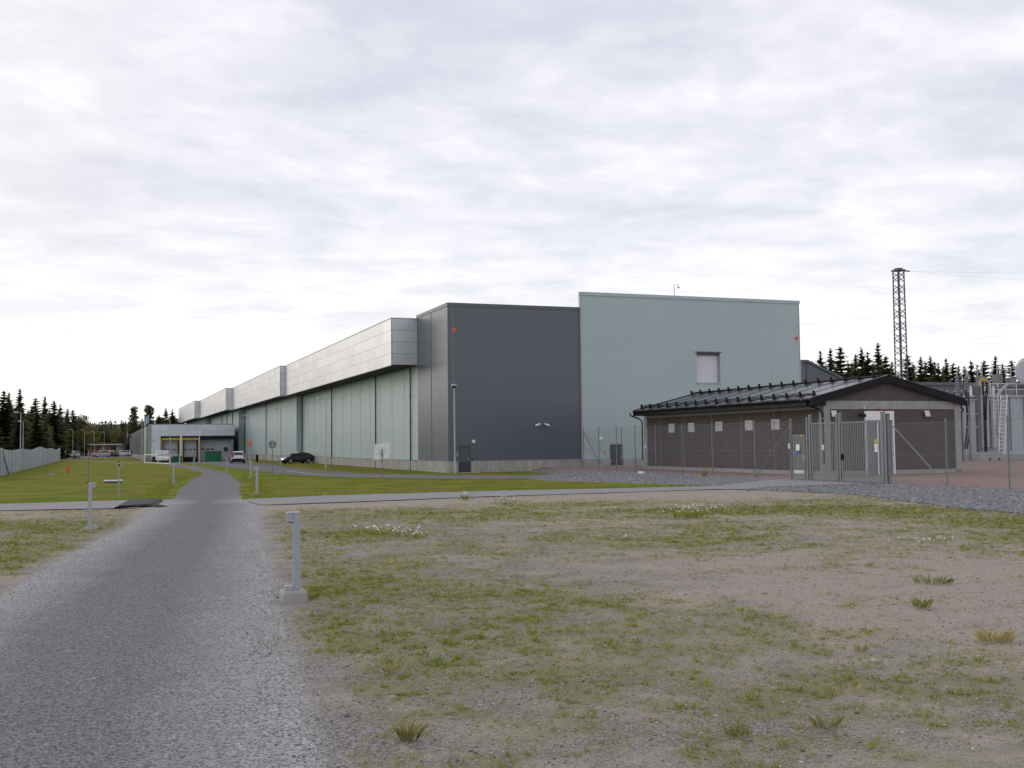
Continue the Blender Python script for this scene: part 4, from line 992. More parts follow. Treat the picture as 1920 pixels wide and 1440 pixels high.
# pedestrian gate
def leaf_gate(name, label, y0, y1, z0, z1, nb, fw, bw):
    g = thing(name, label, 'gate', (FX, y0, PADZ))
    fr = MB(); fr.box(FX-.03, FX+.03, y0, y0+fw, z0, z1).box(FX-.03, FX+.03, y1-fw, y1, z0, z1)
    fr.box(FX-.028, FX+.028, y0+fw+.001, y1-fw-.001, z1-fw, z1-.001).box(FX-.028, FX+.028, y0+fw+.001, y1-fw-.001, z0, z0+fw*2.2); fr.build('gate_frame', M['zinc_dk'], g)
    for i in range(nb):
        yy = y0+fw+(y1-y0-2*fw)*(i+1)/(nb+1); bx('bar', FX-bw*.15, FX+bw*.15, yy-bw/2, yy+bw/2, z0+fw*2.2, z1-fw, M['zinc_dk'], g)
    return g
ped = leaf_gate('pedestrian_gate', 'narrow barred pedestrian gate with a notice, left of the double gates', 43.62, 44.55, .38, 2.46, 6, .08, .06)
bx('notice', FX-.05, FX-.033, 44.0, 44.27, 1.72, 2.0, M['white'], ped); bx('notice_band', FX-.053, FX-.0505, 44.0, 44.27, 1.57, 1.715, M['blue'], ped)
bx('kick_plate', FX-.045, FX-.031, 43.71, 44.46, .62, .78, M['offwhite'], ped); bx('warning_plate', FX-.05, FX-.033, 43.66, 43.86, 2.38, 2.46, M['yellow'], ped)
bx('lock_box', FX-.06, FX+.05, 43.63, 43.70, 1.25, 1.5, M['zinc'], ped)
dg1 = leaf_gate('barred_gate', 'wide barred gate leaf between the pedestrian gate and the middle gate posts', 41.25, 43.08, .40, 3.0, 14, .07, .042)
dg2 = leaf_gate('barred_gate', 'wide barred gate leaf with yellow and white sign, nearest the right gate post', 38.16, 40.87, .36, 3.0, 21, .07, .042)
bx('notice', FX-.05, FX-.033, 42.10, 42.28, 1.75, 1.98, M['offwhite'], dg1)
bx('warning_sign', FX-.05, FX-.033, 38.40, 38.58, 2.02, 2.22, M['yellow'], dg2); bx('notice', FX-.05, FX-.033, 38.40, 38.58, 1.66, 2.0, M['white'], dg2)
sg = MB(); sg.box(FX-.0535, FX-.0505, 38.47, 38.51, 1.78, 1.88); sg.build('notice_print', M['red'], dg2)
bx('lock_box', FX-.06, FX+.05, 40.80, 40.92, 1.3, 1.55, M['black'], dg1)
gp = fence
for yy, zt, r in ((43.41, 3.24, .05), (43.18, 3.36, .055), (41.14, 3.36, .055), (40.96, 3.38, .055), (38.05, 3.36, .07), (37.86, 3.27, .075)):
    p = bx('gate_post', FX-r, FX+r, yy-r, yy+r, PADZ-.3, zt, M['zinc_dk'], gp); bx('post_cap', FX-r-.01, FX+r+.01, yy-r-.01, yy+r+.01, zt+.001, zt+.02, M['zinc'], p)
bx('key_box', FX-.10, FX-.056, 44.72, 44.85, 1.8, 2.05, M['offwhite'], fence)
# ------------------------------------------------------------------ substation gear behind the house
tr = thing('power_transformer', 'big pale grey power transformer with conservator and white railing at the right edge', 'transformer', (70.2, 74, PADZ))
TXa, TXb, TY = 70.6, 79.5, 74.6
bx('foundation', TXa-.5, TXb, TY-.6, TY+5, PADZ-.3, .75, M['concrete_lt'], tr)
bx('skid', TXa-.1, TXb, TY-.2, TY+4, .76, 1.1, M['tank'], tr)
tank = bx('tank', TXa+.35, TXb, TY+.05, TY+3.8, 1.11, 5.75, M['tank'], tr)
bx('tank_lid', TXa-.05, TXb+.1, TY-.15, TY+4, 5.76, 5.92, M['tank'], tr)
for i, x in enumerate((70.95, 71.9, 72.85)): bx('radiator', x, x+.66, TY-.45+.0, TY+.04, 1.4, 5.5, M['tank'], tr)
for x in (74.4, 76.0, 77.6): bx('stiffener', x, x+.14, TY-.12, TY+.045, 1.15, 5.7, M['tank'], tank)
for x, z in ((71.1, 5.2), (72.2, 5.3), (74.0, 3.4)): MB().tube([(x, TY-.46, z), (x, TY-.56, z)], .10, 8).build('valve', M['yellow'], tr)
cons = MB(); cons.tube([(75.75, 74.2, 8.05), (75.82, 74.2, 8.05), (75.95, 74.2, 8.05), (80.5, 74.2, 8.05)], [.85, 1.1, 1.2, 1.2], 22); cons.build('conservator', M['tank'], tr, smooth=False)
for q in (76.4, 79.2): bx('conservator_leg', q, q+.2, 73.9, 74.5, 5.93, 6.95, M['tank'], tr)
MB().tube([(73.9, 74.2, 6.9), (73.4, 74.3, 6.5), (73.0, 74.5, 5.93)], .14, 8).build('oil_pipe', M['tank'], tr)
rail = MB()
for x in (72.3, 73.1, 74.0, 75.2, 76.4): rail.tube([(x, TY-.05, 5.93), (x, TY-.05, 6.95)], .025, 6)
for z in (6.45, 6.95): rail.tube([(72.3, TY-.05, z), (77, TY-.05, z)], .025, 6)
rail.build('guard_rail', M['white'], tr)
for i in range(8):
    x = 70.9+i*.42; b = MB(); pts = []; rs = []
    for k in range(9): pts.append((x, TY+.8, 5.93+k*.1)); rs.append(.13 if k % 2 else .08)
    o = b.tube(pts, rs, 8).build('bushing', M['brown_ins'] if i % 2 else M['white'], tr); MB().tube([(x, TY+.8, 6.74), (x, TY+.8, 6.98)], .04, 6).build('terminal', M['zinc'], o)
for i, x in enumerate((71.0, 72.0, 73.2)):
    pts = []; rs = []
    for k in range(15): pts.append((x+.05*i, TY+2.5, 5.93+k*.13)); rs.append(.2 if k % 2 else .14)
    o = MB().tube(pts, rs, 10).build('tall_bushing', M['zinc_dk'], tr); MB().tube([(x+.05*i, TY+2.5, 7.76), (x+.05*i, TY+2.5, 8.5)], .05, 6).build('terminal', M['zinc'], o)
lad = thing('ladder', 'white aluminium ladder leaning against the power transformer', 'ladder', (72.3, 73.6, .75))
P0, P1 = Vector((71.75, 73.35, .76)), Vector((73.15, 74.28, 5.95))
m = MB()
for s in (0, .55): m.bar(P0+Vector((s, -s*.25, 0)), P1+Vector((s, -s*.25, 0)), .07, .05)
m.build('stile', M['white'], lad)
for i in range(15):
    q = P0.lerp(P1, (i+.6)/15.2); MB().bar(q, q+Vector((.55, -.1375, 0)), .045).build('rung', M['white'], lad)
m = MB()
for s in (0, .5): m.bar((72.05+s, 74.0, 1.3), (72.05+s, 74.02, 6.1), .05)
m.build('fixed_stile', M['white'], lad)
for i in range(13): MB().bar((72.07, 74.0, 1.7+i*.34), (72.53, 74.0, 1.7+i*.34), .03).build('rung', M['white'], lad)
bx('safety_plate', 72.3, 72.6, 73.9, 73.93, 2.6, 3.2, M['offwhite'], lad)
cp = thing('cable_pole', 'dark steel cable pole with cables and yellow terminals beside the brown house', 'pole', (68.9, 72.6, PADZ))
m = MB(); m.box(68.85, 69.2, 72.5, 72.8, PADZ, 6.6); m.build('post', M['dark_trim'], cp)
for j, dx in enumerate((-1.15, -.9)): MB().tube([(68.9+dx, 72.6, 6.2), (68.95+dx, 72.6, 3.8), (68.85+dx, 72.6, 2.6), (68.55+dx, 72.6, 1.3)], .07, 8).build('cable', M['black'], cp)
for z in (5.4, 4.2, 3.1): bx('cable_bracket', 67.6, 69.0, 72.52, 72.60, z, z+.08, M['zinc'], cp)
for j in range(3):
    MB().tube([(69.55+.2*j, 72.5, 6.2), (69.5+.15*j, 72.5, 5.3), (69.45+.12*j, 72.5, 3.2), (69.45+.12*j, 72.5, .6)], .05, 8).build('cable', M['black'], cp)
for j in range(2):
    pts = []; rs = []
    for k in range(9): pts.append((69.45+.45*j, 72.5, 6.0+k*.12)); rs.append(.13 if k % 2 else .08)
    o = MB().tube(pts, rs, 8).build('terminal_insulator', M['brown_ins'], cp)
bx('terminal_box', 69.45, 69.95, 72.4, 72.7, 7.05, 7.28, M['yellow'], cp); bx('terminal_frame', 69.15, 69.25, 72.4, 72.7, 5.8, 7.04, M['zinc'], cp); bx('terminal_frame', 70.1, 70.2, 72.4, 72.7, 5.8, 7.04, M['zinc'], cp)
jb = thing('concrete_block', 'white concrete foundation block at the foot of the cable pole', 'block', (69.2, 71.6, PADZ))
MB().prism([(67.9, PADZ), (70.5, PADZ), (70.3, PADZ+.35), (69.95, PADZ+.75), (68.2, PADZ+.75), (67.95, PADZ+.35)], 'y', 71.2, 72.3).build('block_body', M['concrete_lt'], jb)
for x in (68.7, 69.7): MB().tube([(x, 71.195, PADZ+.16), (x, 71.15, PADZ+.16)], .09, 8).build('lifting_hole', M['black'], jb)
# switchgear row and flat building far behind the house
flat = thing('flat_building', 'long dark flat roofed building seen over the brown house roof', 'building', (97, 112, PADZ))
mb = MB(); mb.box(96.5, 128, 112, 122, PADZ, 9.0); mb.build('wall', M['dark_panel'], flat); bx('roof_edge', 96.1, 128.4, 111.6, 122.4, 9.01, 9.4, M['dark_trim'], flat)
bx('wall_band', 96.4, 128.1, 111.9, 111.99, 7.6, 7.9, M['zinc_dk'], flat)
for i in range(9):
    x = 61.2+i*.72
    s = thing('post_insulator', ['first', 'second', 'third', 'fourth', 'fifth', 'sixth', 'seventh', 'eighth', 'ninth'][i]+' post insulator from the left in the row behind the brown house right eave', 'insulator', (x, 71.5, 4.0), 0, 'row of post insulators behind the brown house')
    pts = []; rs = []
    for k in range(11): pts.append((x, 71.5, 4.9+k*.11)); rs.append(.10 if k % 2 else .06)
    MB().tube(pts, rs, 8).build('porcelain', M['brown_ins'], s); MB().tube([(x, 71.5, 6.0), (x, 71.5, 6.2)], .05, 6).build('cap', M['zinc'], s); MB().bar((x, 71.5, PADZ), (x, 71.5, 4.9), .12).build('support', M['zinc_dk'], s)
for i, (px, top) in enumerate(((1843, 688), (1872, 684), (1897, 690))):
    b = at_depth(px, 760, 112); tz = at_depth(px, top, 112).z
    s = thing('busbar_support', ['leftmost', 'middle', 'rightmost'][i]+' of three tall grey busbar columns above the transformer', 'column', (b.x, b.y, PADZ), 0, 'busbar columns')
    m = MB(); m.box(b.x-.42, b.x+.42, b.y-.3, b.y+.3, 7.4, tz-1.0); m.build('column_head', M['zinc_dk'], s); MB().bar((b.x, b.y, PADZ), (b.x, b.y, 7.4), .35).build('leg', M['zinc_dk'], s)
    MB().tube([(b.x, b.y, tz-1.0), (b.x, b.y, tz)], .07, 6).build('terminal', M['zinc'], s); MB().tube([(b.x, b.y, tz), (b.x+3.2, b.y-.6, tz-.4), (b.x+5, b.y-1, tz-.2)], .05, 6).build('busbar', M['zinc'], s)

# lattice mast with wires
MX, MY, MZ = 101.9, 121.0, 25.2
mast = thing('lattice_mast', 'tall grey steel lattice mast rising behind the brown house', 'mast', (MX, MY, 0))
hw0, hw1 = .60, .50
def mp(i, z):
    h = hw0+(hw1-hw0)*z/MZ; c = [(-1, -1), (1, -1), (1, 1), (-1, 1)][i]; return Vector((MX+c[0]*h, MY+c[1]*h, z))
for i in range(4): MB().bar(mp(i, 0), mp(i, MZ), .13).build('leg', M['mast'], mast)
nz = 15
for i in range(4):
    j = (i+1) % 4
    for k in range(nz):
        z0, z1 = MZ*k/nz, MZ*(k+1)/nz; zm = (z0+z1)/2
        MB().bar(mp(i, z0+.15), mp(j, zm), .075).build('lattice_bar', M['mast'], mast); MB().bar(mp(j, zm), mp(i, z1-.15), .075).build('lattice_bar', M['mast'], mast)
hd = MB(); hd.box(MX-.68, MX+.68, MY-.68, MY+.68, MZ, MZ+.2).box(MX-.4, MX+.4, MY-.4, MY+.4, MZ+.222, MZ+.4); hd.box(MX+.682, MX+1.9, MY-.15, MY+.15, MZ+.02, MZ+.16); hd.build('head_frame', M['mast'], mast)
for k, (dz, q) in enumerate(((-1.6, (150, 100, 22.2)), (-.6, (150, 104, 24.6)))):
    a = Vector((MX+1.9, MY, MZ+.1)); b = Vector(q); pts = []
    for i in range(15):
        t = i/14; p = a.lerp(b, t); p.z += dz*4*t*(1-t)*.5; pts.append(p)
    o = MB().tube(pts, .007, 5).build('wire', M['zinc_dk'], mast)

# ------------------------------------------------------------------ trees
def spruce_mesh(seed, hgt, wid, bare=.04, fine=1.0):
    r = np.random.default_rng(seed); V = []; F = []; T = []
    nw = int(hgt/.36)
    for i in range(nw):
        f = (i+.5)/nw; z = hgt*(bare+(1-bare)*f)
        L = wid*(1-f)**.82*r.uniform(.78, 1.12)+.10
        if f < .12: L *= .75+2*f
        nb = int(7+5*(1-f)); a0 = r.uniform(0, 6.28)
        for b in range(nb):
            a = a0+b*6.283/nb+r.normal(0, .18); l = L*r.uniform(.6, 1.12); dx, dy = cos(a), sin(a); jz = r.uniform(-.3, .3)
            droop = -.30*l*(1-f)+.12*l*f
            ns = max(2, int(l/.33*fine))
            for s in range(ns):
                t = (s+.5)/ns; cx, cy = dx*l*t, dy*l*t; cz = z+jz+droop*t*t+.08*l*t*(1-t)*2+r.normal(0, .04)
                w = (.26+.36*(1-t))*min(1, .42+l*.38)*r.uniform(.7, 1.2); hl = l/ns*.8
                px, py = -dy, dx; dz = -r.uniform(.10, .30)*w*1.6; k = len(V)
                tw = r.normal(0, .25)
                V += [(cx-dx*hl, cy-dy*hl, cz+.03), (cx+px*w, cy+py*w, cz+dz+tw*w*.3), (cx+dx*hl*1.2, cy+dy*hl*1.2, cz+droop/ns*.8), (cx-px*w, cy-py*w, cz+dz-tw*w*.3)]
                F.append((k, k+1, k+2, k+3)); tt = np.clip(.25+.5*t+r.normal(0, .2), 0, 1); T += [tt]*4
                if s % 2 == 0:                              # hanging twig curtain
                    k = len(V); hg = .32*w*r.uniform(.8, 1.6)+.1
                    V += [(cx-dx*hl, cy-dy*hl, cz), (cx+dx*hl, cy+dy*hl, cz), (cx+dx*hl*.6+r.normal(0, .05), cy+dy*hl*.6, cz-hg), (cx-dx*hl*.7, cy-dy*hl*.7, cz-hg)]
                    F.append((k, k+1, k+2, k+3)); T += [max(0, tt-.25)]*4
    for q in range(3):
        k = len(V); a = q*2.1; V += [(.05*cos(a), .05*sin(a), hgt*.93), (-.05*cos(a), -.05*sin(a), hgt*.93), (0, 0, hgt*1.03)]; V.append((0.001, 0, hgt*1.03)); F.append((k, k+1, k+2, k+3)); T += [.6]*4
    return np_mesh('crown', np.array(V), np.array(F), {'tint': np.array(T)})
def clump_mesh(seed, clumps, leaf, n, flat=1.0):
    """crown of leaf-sized faces around given clump centres (x, y, z, radius)"""
    r = np.random.default_rng(seed); V = []; T = []
    for (cx, cy, cz, R) in clumps:
        m = int(n*R*R); d = r.normal(0, 1, (m, 3)); d /= np.linalg.norm(d, axis=1)[:, None]; rad = R*r.uniform(.35, 1, m)**.5
        C = np.array([cx, cy, cz])+d*rad[:, None]*np.array([1, 1, flat])
        u = r.normal(0, 1, (m, 3)); u /= np.linalg.norm(u, axis=1)[:, None]; w = np.cross(u, r.normal(0, 1, (m, 3))); w /= np.linalg.norm(w, axis=1)[:, None]
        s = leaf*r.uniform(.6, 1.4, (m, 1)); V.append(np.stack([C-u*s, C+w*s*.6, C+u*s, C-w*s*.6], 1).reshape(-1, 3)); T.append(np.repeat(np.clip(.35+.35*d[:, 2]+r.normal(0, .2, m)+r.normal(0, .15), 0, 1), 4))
    V = np.concatenate(V); F = np.arange(len(V)).reshape(-1, 4); return np_mesh('crown', V, F, {'tint': np.concatenate(T)})
def trunk_mesh(h, r, seed=0, limbs=()):
    m = MB(); m.tube([(0, 0, -.5), (0, 0, h*.35), (.05, 0, h*.7), (0, 0, h)], [r, r*.75, r*.4, r*.08], 7)
    for a, b, q in limbs: m.tube([a, b], [q, q*.35], 5)
    return mk_mesh('trunk', m.v, m.f)
SPR = []
for sd, hh, ww in ((1, 14, 2.3), (2, 15, 2.0), (3, 13, 2.6), (4, 16, 2.2), (5, 12, 1.8)): SPR.append((hh, spruce_mesh(sd, hh, ww), trunk_mesh(hh*.97, .17)))
def pine(seed, hh):
    r = random.Random(seed); cl = []; lb = []
    for i in range(24):
        z = hh*(.40+.56*i/23)+r.uniform(-.2, .2); q = (1.08-z/hh)*2.6+.2; a = r.uniform(0, 6.28); c = (q*cos(a)*r.uniform(.3, 1), q*sin(a)*r.uniform(.3, 1), z); cl.append((*c, r.uniform(.45, .95))); lb.append(((0, 0, z-.8), c, .05)); cl.append((c[0]*-.5+r.uniform(-.3, .3), c[1]*-.5, z+.3, r.uniform(.5, .9)))
    cl.append((0, 0, hh*.97, .55)); return (hh, clump_mesh(seed, cl, .17, 150, .6), trunk_mesh(hh*.96, .17, 0, lb))
PIN = [pine(11, 14), pine(12, 13)]
def birch(seed, hh):
    r = random.Random(seed); cl = []; lb = []
    for i in range(22):
        z = hh*r.uniform(.28, .95); q = 2.1*(1-(z/hh-.5)**2*2.2)*r.uniform(.2, 1); a = r.uniform(0, 6.28); c = (q*cos(a), q*sin(a), z); cl.append((*c, r.uniform(.6, 1.15))); lb.append(((0, 0, z-.9), c, .04))
    return (hh, clump_mesh(seed, cl, .15, 130, 1.0), trunk_mesh(hh*.95, .13, 0, lb))
BIR = [birch(21, 10), birch(22, 9)]
def tree(proto, name, mats, loc, h, label, group, rz=None, wide=1.0):
    t = thing(name, label, 'tree', loc, RND.uniform(0, 6.28) if rz is None else rz, group); s = h/proto[0]; t.scale = (s*wide, s*wide, s)
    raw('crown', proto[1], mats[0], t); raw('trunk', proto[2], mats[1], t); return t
def tree_px(kind, px, top, D, label, group, wide=1.0, idx=None):
    """a tree whose foot stands on the ground D metres out and whose height follows from that distance"""
    p = at_depth(px, top, D); g = Vector((p.x, p.y, -.3)); h = p.z+.3
    lst, nm, mt = {'s': (SPR, 'spruce_tree', (M['needle'], M['trunk'])), 'p': (PIN, 'pine_tree', (M['pine'], M['trunk'])), 'b': (BIR, 'birch_tree', (M['leaf'], M['birch']))}[kind]
    return tree(lst[(idx if idx is not None else RND.randrange(len(lst)))], nm, mt, g, h, label, group, None, wide)
GL = 'spruces of the wood at the left edge'
# skyline trees at left, largest first
for i, (k, px, top, D, lab) in enumerate([
        ('s', 37, 730, 205, 'tallest spruce of the left wood, above the nearest pair of lamp posts'), ('s', 7, 734, 205, 'spruce with a thin top at the far left edge of the picture'), ('s', 17, 737, 215, 'second spruce from the left edge, just left of the tallest one'),
        ('s', 67, 747, 220, 'broad spruce right of the tallest one in the left wood'), ('s', 84, 744, 235, 'slender spruce with a sparse top in the middle of the left wood'), ('s', 101, 752, 225, 'dense dark spruce between the third and fourth lamp posts'),
        ('s', 113, 759, 305, 'narrow spruce above the far end of the grey sheet fence'), ('s', 127, 766, 310, 'short spruce near the right end of the left wood'), ('s', 137, 769, 315, 'last pointed spruce at the right end of the left wood'),
        ('b', 150, 780, 320, 'round autumn birch beside the last spruce of the left wood'), ('p', 251, 764, 300, 'loose crowned pine behind the flag'), ('p', 279, 760, 300, 'tallest pine right of the flag, above the loading dock'),
        ('s', 298, 779, 300, 'small pointed spruce between the pines above the loading dock'), ('s', 311, 766, 310, 'spruce left of the first galvanised end, over the dock roof'), ('s', 323, 768, 300, 'rightmost spruce touching the far end of the galvanised boxes')]):
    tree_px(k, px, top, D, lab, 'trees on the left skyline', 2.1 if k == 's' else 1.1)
r_ = random.Random(5)
for i in range(80):
    px = r_.uniform(-70, 156); top = 752+.20*max(px, 0)+r_.uniform(-2, 30)
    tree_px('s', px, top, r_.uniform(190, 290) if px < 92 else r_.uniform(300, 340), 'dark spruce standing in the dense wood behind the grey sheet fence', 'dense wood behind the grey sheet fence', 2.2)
for i in range(22):
    px = r_.uniform(5, 158); tree_px('b', px, 800+r_.uniform(-15, 15), r_.uniform(200, 250) if px < 92 else r_.uniform(300, 330), 'yellowing birch among the spruces behind the grey sheet fence', 'birches in the left wood')
for i in range(24):
    px = r_.uniform(228, 345); tree_px('s' if i % 2 else 'p', px, 785+r_.uniform(-3, 14), r_.uniform(300, 360), 'dark conifer in the clump behind the loading dock', 'conifers behind the loading dock', 1.6)
for i in range(12):
    px = r_.uniform(155, 245); tree_px('b', px, 806+r_.uniform(-8, 12), r_.uniform(345, 400), 'rusty autumn birch behind the low colourful building', 'birches behind the low colourful building', 1.3)
# right skyline
GR = 'trees on the right skyline'
names = ['first', 'second', 'third', 'fourth', 'fifth', 'sixth', 'seventh', 'eighth', 'ninth', 'tenth', 'eleventh', 'twelfth', 'thirteenth', 'fourteenth', 'fifteenth', 'sixteenth', 'seventeenth', 'eighteenth', 'nineteenth', 'twentieth']
A = [(1538, 660), (1557, 655), (1575, 652), (1604, 664), (1615, 654), (1627, 661), (1646, 645), (1661, 669)]
B = [(1701, 666), (1726, 668), (1744, 669), (1759, 682), (1774, 673), (1787, 682), (1808, 686), (1820, 677), (1832, 685), (1866, 669), (1896, 677), (1912, 690)]
for i, (px, top) in enumerate(A): tree_px('s', px, top, 205+RND.uniform(-10, 15), names[i]+' spruce from the left in the row between the pale gable and the mast', GR, 1.75, i % 5)
for i, (px, top) in enumerate(B): tree_px('s', px, top, 215+RND.uniform(-10, 15), names[i]+' spruce to the right of the lattice mast', GR, 1.75, (i+2) % 5)
for i in range(30):
    px = r_.uniform(1520, 1990); tree_px('s', px, 697+r_.uniform(-5, 22), r_.uniform(225, 260), 'low dark spruce filling the wood behind the substation', 'low spruces behind the substation', 1.9)
for i in range(16):
    px = [1522, 1548, 1566, 1590, 1597, 1620, 1637, 1652, 1672, 1712, 1735, 1752, 1768, 1797, 1845, 1880][i]; tree_px('s', px, 680+r_.uniform(-3, 10), r_.uniform(222, 240), 'shorter spruce standing between the taller ones on the right skyline', 'shorter spruces on the right skyline', 1.9)
# far wooded ridge, one mass
r = np.random.default_rng(77); Vs = []; Fs = []; Ts = []; b = 0
lowp = spruce_mesh(31, 12, 2.8, .05, .4); lv = np.zeros(len(lowp.vertices)*3, np.float32); lowp.vertices.foreach_get('co', lv); lv = lv.reshape(-1, 3)
lf = np.array([p.vertices[:] for p in lowp.polygons]); keep = r.uniform(0, 1, len(lf)) < .2; lf = lf[keep]
uv = np.unique(lf); remap = np.zeros(len(lv), int); remap[uv] = np.arange(len(uv)); lv = lv[uv]*np.array([1.7, 1.7, 1]); lf = remap[lf]
for i in range(620):
    px = r.uniform(130, 380); D = r.uniform(430, 620); top = 792+r.uniform(-5, 24)-.02*(px-190)
    p = at_depth(px, top, D); s = r.uniform(.9, 1.4)
    Vs.append(lv*s+np.array([p.x, p.y, p.z-12*s])); Fs.append(lf+b); b += len(lv); Ts.append(np.full(len(lv), np.clip(r.normal(.35, .25), 0, 1)))
M['ridge'] = leafy('mixed_far_wood', (.045, .066, .034), (.12, .115, .04), None, .15)
tag(raw('far_wood', np_mesh('far_wood', np.concatenate(Vs), np.concatenate(Fs), {'tint': np.concatenate(Ts)}), M['ridge']), 'distant mixed wood on the low ridge behind the car park', 'wood', kind='stuff')
X_, Y_, F_ = grid(-500, 700, 380, 1500, 40); Zr = 16*sstep(420, 620, Y_)+3*vn(X_*.01, Y_*.01, 5)
tag(raw('ridge_hill', np_mesh('ridge_hill', np.stack([X_, Y_, Zr-2.5], 1), tris(F_), None, True), M['earth']), kind='structure')
# ------------------------------------------------------------------ path lights (low bollards)
def bollard(x, y, side, label, low=0.0, rz=0.0):
    z = h1(x, y)+(.0 if abs(sd_road(np.array(x), np.array(y))) > 0 else 0)
    t = thing('bollard_light', label, 'bollard', (x, y, z), rz, 'bollard lights along the gravel drive')
    s = side
    base = MB()
    w0, w1, hb = .172, .150, .165-low
    V = [(-w0, -w0, -.1), (w0, -w0, -.1), (w0, w0, -.1), (-w0, w0, -.1), (-w0, -w0, hb-.04), (w0, -w0, hb-.04), (w0, w0, hb-.04), (-w0, w0, hb-.04), (-w1, -w1, hb), (w1, -w1, hb), (w1, w1, hb), (-w1, w1, hb)]
    base.add(V, [(0, 1, 5, 4), (1, 2, 6, 5), (2, 3, 7, 6), (3, 0, 4, 7), (4, 5, 9, 8), (5, 6, 10, 9), (6, 7, 11, 10), (7, 4, 8, 11), (8, 9, 10, 11)])
    b = base.build('concrete_base', M['concrete_lt'], t, world=False); b.location = (s*-.0, 0, 0)
    px = -s*.045
    def lb(name, x0, x1, y0, y1, z0, z1, mat, bev=.006, par=t):
        o = bx(name, min(x0, x1), max(x0, x1), y0, y1, z0, z1, mat, None, bev); o.parent = par; return o
    lb('post', px-.05, px+.05, -.05, .05, hb+.001, 1.25, M['bollard'])
    lb('foot_plate', px+s*.052, px+s*.16, -.05, .05, hb+.001, hb+.062, M['bollard'])
    hd = lb('lamp_head', px+s*.0505, px+s*.135, -.0495, .0495, 1.118, 1.249, M['bollard'])
    lb('top_cap', px-s*.052, px+s*.137, -.052, .052, 1.251, 1.262, M['offwhite'], .002)
    lb('light_window', px+s*.06, px+s*.125, -.035, .035, 1.108, 1.117, M['glass'], 0)
    return t
bollard(2.53, 15.75, -1, 'nearest grey bollard light on a concrete block beside the gravel drive')
bollard(-.30, 32.05, 1, 'grey bollard light on the left verge in front of the left cross path', .11)
bollard(6.32, 49.56, -1, 'grey bollard light on the right lawn just beyond the cross path', .12)
bollard(3.87, 67.15, 1, 'grey bollard light on the left lawn edge in front of the loading dock', .12)
bollard(9.26, 75.68, -1, 'second bollard light beyond the cross path, right of the drive', .12)
bollard(9.95, 97.8, -1, 'third bollard light beyond the cross path, in front of the white estate car', .12)
bollard(7.45, 100.1, 1, 'bollard light at the inside of the drive bend before the dock', .12)
bollard(7.2, 131, 1, 'farthest bollard light at the bend, in front of the second dock door', .12)

# ------------------------------------------------------------------ street lamps
def lamp(x, y, h, head, label, ang=pi, base=True, group='street lamps'):
    z = h1(x, y); t = thing('street_lamp', label, 'street lamp', (x, y, z), ang, group)
    MB().tube([(0, 0, -.2), (0, 0, 1.2), (0, 0, 1.21), (0, 0, h-.05)], [.072, .072, .055, .042], 8).build('pole', M['lamp_grey'], t, world=False)
    if head == 'arm':
        MB().tube([(0, 0, h-.06), (.12, 0, h), (.55, 0, h)], .03, 6).build('arm', M['zinc'], t, world=False)
        MB().prism([(.20, h-.02), (.85, h-.02), (.80, h+.10), (.45, h+.13), (.2, h+.06)], 'y', -.14, .14).build('lamp_head', M['lamp_grey'], t, world=False)
        MB().prism([(.3, h-.05), (.8, h-.05), (.8, h-.022), (.3, h-.022)], 'y', -.09, .09).build('lamp_glass', M['offwhite'], t, world=False)
    else:
        MB().tube([(0, 0, h-.12), (0, 0, h-.05), (0, 0, h+.06), (0, 0, h+.10)], [.08, .22, .20, .08], 12).build('lamp_head', M['zinc'], t, world=False)
        MB().tube([(0, 0, h-.20), (0, 0, h-.121)], [.13, .16], 10).build('lamp_glass', M['black'], t, world=False)
    return t
lamp(24.52, 78.1, 6.6, 'top', 'tall post lamp standing beside the dark gable door')
lamp(19.6, 103.0, 6.6, 'arm', 'street lamp on the grass right of the black car', pi)
lamp(19.25, 129.0, 6.5, 'arm', 'street lamp on the grass just left of the black car', pi)
L4 = lamp(19.1, 157.0, 6.5, 'arm', 'street lamp near the white estate car carrying the round orange sign', pi)
lamp(20.6, 173, 6.3, 'arm', 'farthest street lamp by the long hall, beside the orange sign', pi)
lamp(9.6, 178, 6.9, 'arm', 'street lamp in front of the first yellow dock door', pi, group='street lamps')
lamp(6.0, 196.5, 6.5, 'arm', 'street lamp beside the blue flag at the dock corner', pi)
LL = [(-9.7, 148, 'nearest street lamp behind the grey sheet fence at far left'), (-12.4, 195, 'street lamp right behind the nearest one over the grey sheet fence'), (-10.8, 222, 'third street lamp over the grey sheet fence'),
      (-8.9, 251, 'street lamp at the far end of the grey sheet fence'), (-7.0, 281, 'street lamp standing by the dark parked cars'), (-4.6, 290.5, 'street lamp left of the low colourful building'),
      (-2.5, 310, 'street lamp in front of the middle of the low colourful building'), (0.0, 333, 'farthest street lamp, in front of the right end of the low colourful building')]
for x, y, lab in LL: lamp(x, y, 6.7, 'arm', lab, pi, group='street lamps along the car park')

